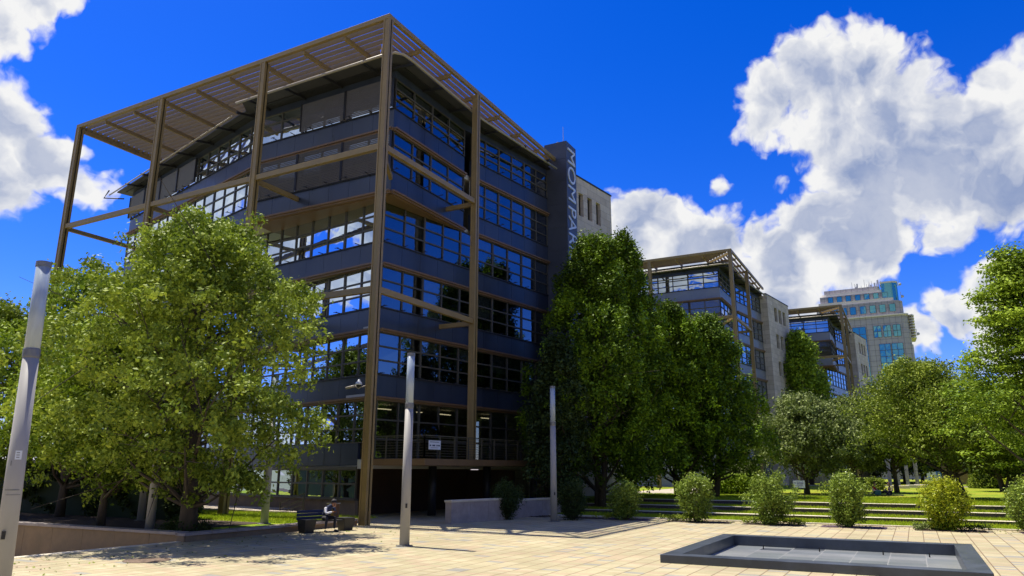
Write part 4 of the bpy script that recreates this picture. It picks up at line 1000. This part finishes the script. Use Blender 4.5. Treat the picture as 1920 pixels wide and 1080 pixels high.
# lawn sign
t = thing('lawn_sign', 'white rectangular sign on two dark legs standing on the lawn', 'sign', (-6.7, 51.6, .65))
mb = MB(); mb.box(-7.03, 51.5, 1.42, -6.33, 51.54, 1.88); mb.build('board', 'white_board', t)
mb = MB(); mb.box(-6.98, 51.52, .6, -6.93, 51.57, 1.42); mb.box(-6.43, 51.52, .6, -6.38, 51.57, 1.42); mb.box(-7.03, 51.55, 1.36, -6.33, 51.58, 1.42); mb.build('leg_frame', 'black_paint', t)
mb = MB(); mb.box(-6.81, 51.494, 1.68, -6.42, 51.499, 1.76)
for z in (1.62, 1.57, 1.52): mb.box(-6.81, 51.494, z, -6.45, 51.499, z+.018)
mb.box(-6.96, 51.494, 1.70, -6.88, 51.499, 1.77); mb.box(-6.96, 51.494, 1.54, -6.87, 51.499, 1.58); mb.box(-6.8,51.494,1.83,-6.6,51.499,1.85); mb.build('printed_text', 'ink_pale', t)
# far end of the lawn
t = thing('information_panel', 'white and blue panel at the far end of the lawn', 'sign', (2.3, 104, .65))
mb = MB(); mb.box(1.2, 104, 1.3, 2.6, 104.1, 2.4); mb.build('board', 'white_board', t)
mb = MB(); mb.box(2.2, 103.96, 1.5, 2.75, 103.99, 2.45); mb.box(1.3, 103.96, 1.4, 2.1, 103.99, 1.7); mb.build('blue_field', 'blue_panel', t)
mb = MB(); mb.box(1.25, 104.02, .6, 1.33, 104.08, 1.3); mb.box(2.45, 104.02, .6, 2.53, 104.08, 1.3); mb.build('leg', 'dark_metal', t)
t = thing('garden_gate', 'grey stone gateway with two openings at the far end of the lawn', 'gateway', (-1.5, 112, .65))
mb = MB()
for x in (-3.1, -2.1, -1.0, .1): mb.box(x-.22, 112, .6, x+.22, 112.6, 3.6)
mb.box(-3.4, 111.9, 3.6, .4, 112.7, 4.1); mb.build('pillars', 'stone_far', t)
t = thing('far_wall', 'low brownish wall behind the far lawn, right of the thick tree trunk', 'wall', (8, 125, .65))
mb = MB(); mb.box(3.4, 124, .6, 22, 124.4, 3.4); mb.build('wall_face', 'concrete', t)
mb = MB(); mb.box(3.3, 123.9, 3.402, 22.1, 124.5, 3.6); mb.build('coping', 'dark_metal', t)
mb = MB(); mb.box(-22.5, 60, .5, -16.2, 130, .645); struct(mb.build('park_path', 'path_stone'))
mb = MB(); mb.box(-14, 104, .5, 20, 108, .646); struct(mb.build('far_path', 'path_stone'))
# park benches / white slabs on the far lawn
for i, (x, y) in enumerate([(-1.6,92),(-.2,97),(.6,100)]):
    mb = MB(); mb.box(x-.9, y, .6, x+.9, y+.5, .95); tag(mb.build('stone_seat', 'kerb', bevel=.03), ['pale stone seat on the lawn behind the picnic tree', 'pale stone seat in front of the gateway', 'small pale stone seat nearest the gateway'][i], 'seat', 'pale stone seats on the far lawn')

# ---------------------------------------------------------------- people
def skin_body(name, mat, joints, edges, parent, sub=2):
    me = bpy.data.meshes.new(name); me.from_pydata([j[:3] for j in joints], edges, []); me.materials.append(MATS[mat])
    o = bpy.data.objects.new(name, me); COL.objects.link(o)
    if parent: o.parent = parent; o.matrix_parent_inverse = parent.matrix_basis.inverted()
    sk = o.modifiers.new('skin', 'SKIN'); sk.use_smooth_shade = True
    me.skin_vertices.new() if not me.skin_vertices else None
    for i, j in enumerate(joints):
        r = j[3] if isinstance(j[3], tuple) else (j[3], j[3]); me.skin_vertices[0].data[i].radius = r
        me.skin_vertices[0].data[i].use_root = (i == 0)
    s = o.modifiers.new('sub', 'SUBSURF'); s.levels = sub; s.render_levels = sub
    return o
def head(T, c, r, hairm, skinm, fwd, cap=None):
    mb = MB(); mb.ball(c, r*.78, r*.86, r*1.12, 14, 10); f_ = Vector(fwd).normalized(); s_ = Vector((-f_.y, f_.x, 0)).normalized()
    c_ = Vector(c)
    mb.ball(tuple(c_+f_*r*.88-Vector((0,0,r*.1))), r*.14, r*.14, r*.22, 8, 6)
    mb.ball(tuple(c_+f_*r*.62-Vector((0,0,r*.55))), r*.4, r*.4, r*.35, 8, 6)
    for k in (-1, 1): mb.ball(tuple(c_+s_*k*r*.78), r*.12, r*.2, r*.25, 8, 6)
    h = mb.build('head', skinm, T, smooth=True)
    mb = MB()
    for k in (-1, 1): mb.ball(tuple(c_+f_*r*.78+s_*k*r*.32+Vector((0,0,r*.12))), r*.09, r*.09, r*.06, 6, 5)
    mb.ball(tuple(c_+f_*r*.82-Vector((0,0,r*.48))), r*.2, r*.2, r*.04, 6, 5); mb.build('eyes_and_mouth', 'hair_dark', h)
    mb = MB(); mb.ball(tuple(c_-f_*r*.14+Vector((0,0,r*.2))), r*.88, r*.95, r*1.08, 14, 10)
    mb.build('hair', hairm, T, smooth=True)
    if cap:
        mb = MB(); mb.ball(tuple(c_+Vector((0,0,r*.55))), r*.95, r*.98, r*.7, 14, 8); mb.ball(tuple(c_+f_*r*1.0+Vector((0,0,r*.5))), r*.6, r*.6, r*.08, 12, 6); mb.build('cap', cap, T, smooth=True)
def hand(T, wrist, d, side, matn='skin'):
    """palm, four unequal curled fingers and a thumb"""
    d = Vector(d).normalized(); up = Vector((0,0,1)); sd_ = d.cross(up).normalized()*side; w_ = Vector(wrist)
    J = [(*w_, .026), (*(w_+d*.05), (.036)), (*(w_+d*.09), (.036))]; E = [(0,1),(1,2)]
    for k, L in enumerate((.07, .08, .075, .06)):
        a = w_+d*.085+sd_*(-.03+.02*k); i = len(J)
        J += [(*a, .009), (*(a+d*L*.55-up*.012), .009), (*(a+d*L*.8-up*.045), .008)]; E += [(2, i), (i, i+1), (i+1, i+2)]
    a = w_+d*.03+sd_*(-.035); i = len(J); J += [(*a, .012), (*(a+d*.03-sd_*.025), .01), (*(a+d*.06-sd_*.02-up*.01), .009)]; E += [(1, i), (i, i+1), (i+1, i+2)]
    return skin_body('hand', matn, J, E, T, 1)
def seated_on_bench():
    T = thing('person', 'person in white and navy jacket and dark cap hunched over a phone on the bench', 'person', (*bw.xy(1.25, 0), 0))
    P = lambda a, d, z: Vector(bw.p(a, d, z))
    J = []; E = []
    def add(p, r, pa=None): J.append((*p, r)); 
    hip = P(1.12, 0, .58)
    J = [(*hip, .15), (*P(1.13, .1, .74), .14), (*P(1.16, .24, .93), .155), (*P(1.2, .33, 1.03), .10), (*P(1.22, .38, 1.09), .055)]
    E = [(0,1),(1,2),(2,3),(3,4)]
    torso = skin_body('jacket', 'cloth_navy', J, E, T)
    for s in (-1, 1): # sleeves
        sh = P(1.18+s*.19, .27, .98); el = P(1.15+s*.24, .42, .74); wr = P(1.2+s*.06, .55, .80)
        skin_body('sleeve', 'cloth_white' if s < 0 else 'cloth_navy', [(*sh, .075), (*sh.lerp(el, .5), .06), (*el, .052), (*wr, .036)], [(0,1),(1,2),(2,3)], T)
        hand(T, wr, P(1.2, .64, .82)-wr, s)
    for s in (-1, 1):
        h = P(1.13+s*.1, .05, .55); k = P(1.14+s*.2, .48, .56); a = P(1.12+s*.22, .46, .12)
        skin_body('trouser_leg', 'cloth_dark', [(*h, .1), (*h.lerp(k, .5), .088), (*k, .07), (*k.lerp(a, .4), .062), (*a, .045)], [(0,1),(1,2),(2,3),(3,4)], T)
        sh = P(1.12+s*.24, .50, .05); t2 = P(1.12+s*.28, .7, .04)
        skin_body('shoe', 'cloth_dark', [(*(a-Vector((0,0,.05))), .05), (*sh, .052), (*t2, .04)], [(0,1),(1,2)], T)
    head(T, tuple(P(1.25, .47, 1.15)), .125, 'hair_dark', 'skin', P(1.3, 1.4, .6)-P(1.25, .47, 1.15), cap='cloth_dark')
    mb = MB(); c = P(1.2, .66, .84); mb.box(c.x-.04, c.y-.08, c.z-.01, c.x+.04, c.y+.08, c.z+.005); 
    o = mb.build('phone', 'black_paint'); tag(o, 'dark phone held by the person on the bench', 'phone')
seated_on_bench()
def sitter(label, x, y, z, top, hairm, skinm, legs, ang=0, lying=False):
    T = thing('person', label, 'person', (x,y,z)); M = Matrix.Rotation(ang, 3, 'Z')
    def P(a, b, c): return Vector((x,y,z))+M @ Vector((a,b,c))
    if lying:
        skin_body('shirt', top, [(*P(0,0,.16), .15), (*P(.25,0,.2), .15), (*P(.5,.02,.26), .16), (*P(.62,.02,.34), .06)], [(0,1),(1,2),(2,3)], T)
        for s in (-1, 1):
            skin_body('leg', legs, [(*P(-.02,s*.1,.15), .1), (*P(-.4,s*.13,.34), .075), (*P(-.7,s*.14,.06), .05), (*P(-.82,s*.15,.1), .04)], [(0,1),(1,2),(2,3)], T)
            wr = P(.72,s*.33,.04); skin_body('arm', skinm, [(*P(.48,s*.2,.28), .06), (*P(.62,s*.32,.1), .045), (*wr, .033)], [(0,1),(1,2)], T); hand(T, wr, M @ Vector((1,0,0)), s, skinm)
        head(T, tuple(P(.76,.02,.44)), .12, hairm, skinm, M @ Vector((-.6,0,.5)))
        return
    skin_body('shirt', top, [(*P(0,0,.14), .15), (*P(.02,0,.34), .13), (*P(.06,0,.52), .16), (*P(.08,0,.62), .055)], [(0,1),(1,2),(2,3)], T)
    for s in (-1, 1):
        skin_body('leg', legs, [(*P(.05,s*.1,.14), .1), (*P(.42,s*.26,.3), .075), (*P(.5,s*-.02,.08), .05), (*P(.62,s*-.08,.06), .04)], [(0,1),(1,2),(2,3)], T)
        wr = P(.42,s*.12,.34); skin_body('arm', skinm, [(*P(.06,s*.2,.54), .055), (*P(.16,s*.3,.32), .045), (*wr, .032)], [(0,1),(1,2)], T); hand(T, wr, M @ Vector((1,0,-.2)), s, skinm)
    head(T, tuple(P(.12,0,.80)), .125, hairm, skinm, M @ Vector((1,0,-.2)))
    skin_body('hair_length', hairm, [(*P(.02,0,.84), .09), (*P(-.06,0,.62), .07), (*P(-.06,0,.5), .04)], [(0,1),(1,2)], T)
PZ = .65
sitter('person in a red top with dark red hair sitting on the lawn', -3.1, 66.9, PZ, 'cloth_red', 'hair_red', 'skin_pale', 'cloth_dark', R(-30))
sitter('person in a white top lying back on the grass between two sitters', -2.6, 66.6, PZ, 'cloth_white', 'hair_dark', 'skin_pale', 'cloth_dark', R(160), True)
sitter('person with bare shoulders and brown hair sitting cross-legged beside the slim tree', -1.95, 67.3, PZ, 'skin_pale', 'hair_red', 'skin_pale', 'cloth_dark', R(-110))
def walker():
    x, y, z = -12.6, 98, PZ; T = thing('person', 'person in a pink shirt walking on the path behind the lawn sign', 'person', (x,y,z))
    P = lambda a, b, c: (x+a, y+b, z+c)
    skin_body('shirt', 'cloth_pink', [(*P(0,0,.95), .15), (*P(0,0,1.15), .14), (*P(0,0,1.38), .17), (*P(0,0,1.5), .055)], [(0,1),(1,2),(2,3)], T)
    for s in (-1, 1):
        skin_body('trouser_leg', 'cloth_dark', [(*P(s*.09,0,.92), .1), (*P(s*.1,s*.12,.5), .07), (*P(s*.1,s*.2,.09), .045), (*P(s*.1,s*.2-.16,.05), .04)], [(0,1),(1,2),(2,3)], T)
        wr = Vector(P(s*.27,-s*.18,.88)); skin_body('arm', 'skin', [(*P(s*.2,0,1.4), .06), (*P(s*.26,-s*.04,1.13), .045), (*wr, .032)], [(0,1),(1,2)], T); hand(T, wr, (0,-.2,-1), s)
    head(T, P(0,0,1.66), .12, 'hair_dark', 'skin', (0,-1,0))
walker()
mb = MB(); mb.box(-3.0, 66.0, .64, -2.55, 66.3, 1.0); tag(mb.build('picnic_bag', 'cloth_teal', bevel=.06), 'pale teal bag standing before the person in red', 'bag')
mb = MB(); mb.box(-3.0, 65.8, .645, -1.0, 67.8, .662); tag(mb.build('picnic_blanket', 'cloth_dark'), 'dark blanket spread under the picnic group', 'blanket')

# fallen leaves, as they lie along the edges of the paving
rg = np.random.default_rng(5); n = 900; x = rg.uniform(-22, 8, n); y = 39.0-np.abs(rg.normal(0, 1.0, n)); k = n//2
x[:k] = -22.6+np.abs(rg.normal(0, 2.2, k)); y[:k] = rg.uniform(10, 27, k)
o = leaves('fallen_leaves', 'leaf_olive', np.stack([x, y, np.full(n, .016)], 1), (.0,.0,.004), n, .085, None, 3.0, rg)
o['label'] = 'dry fallen leaves scattered along the edges of the paving'; o['category'] = 'leaves'; struct(o, 'stuff')
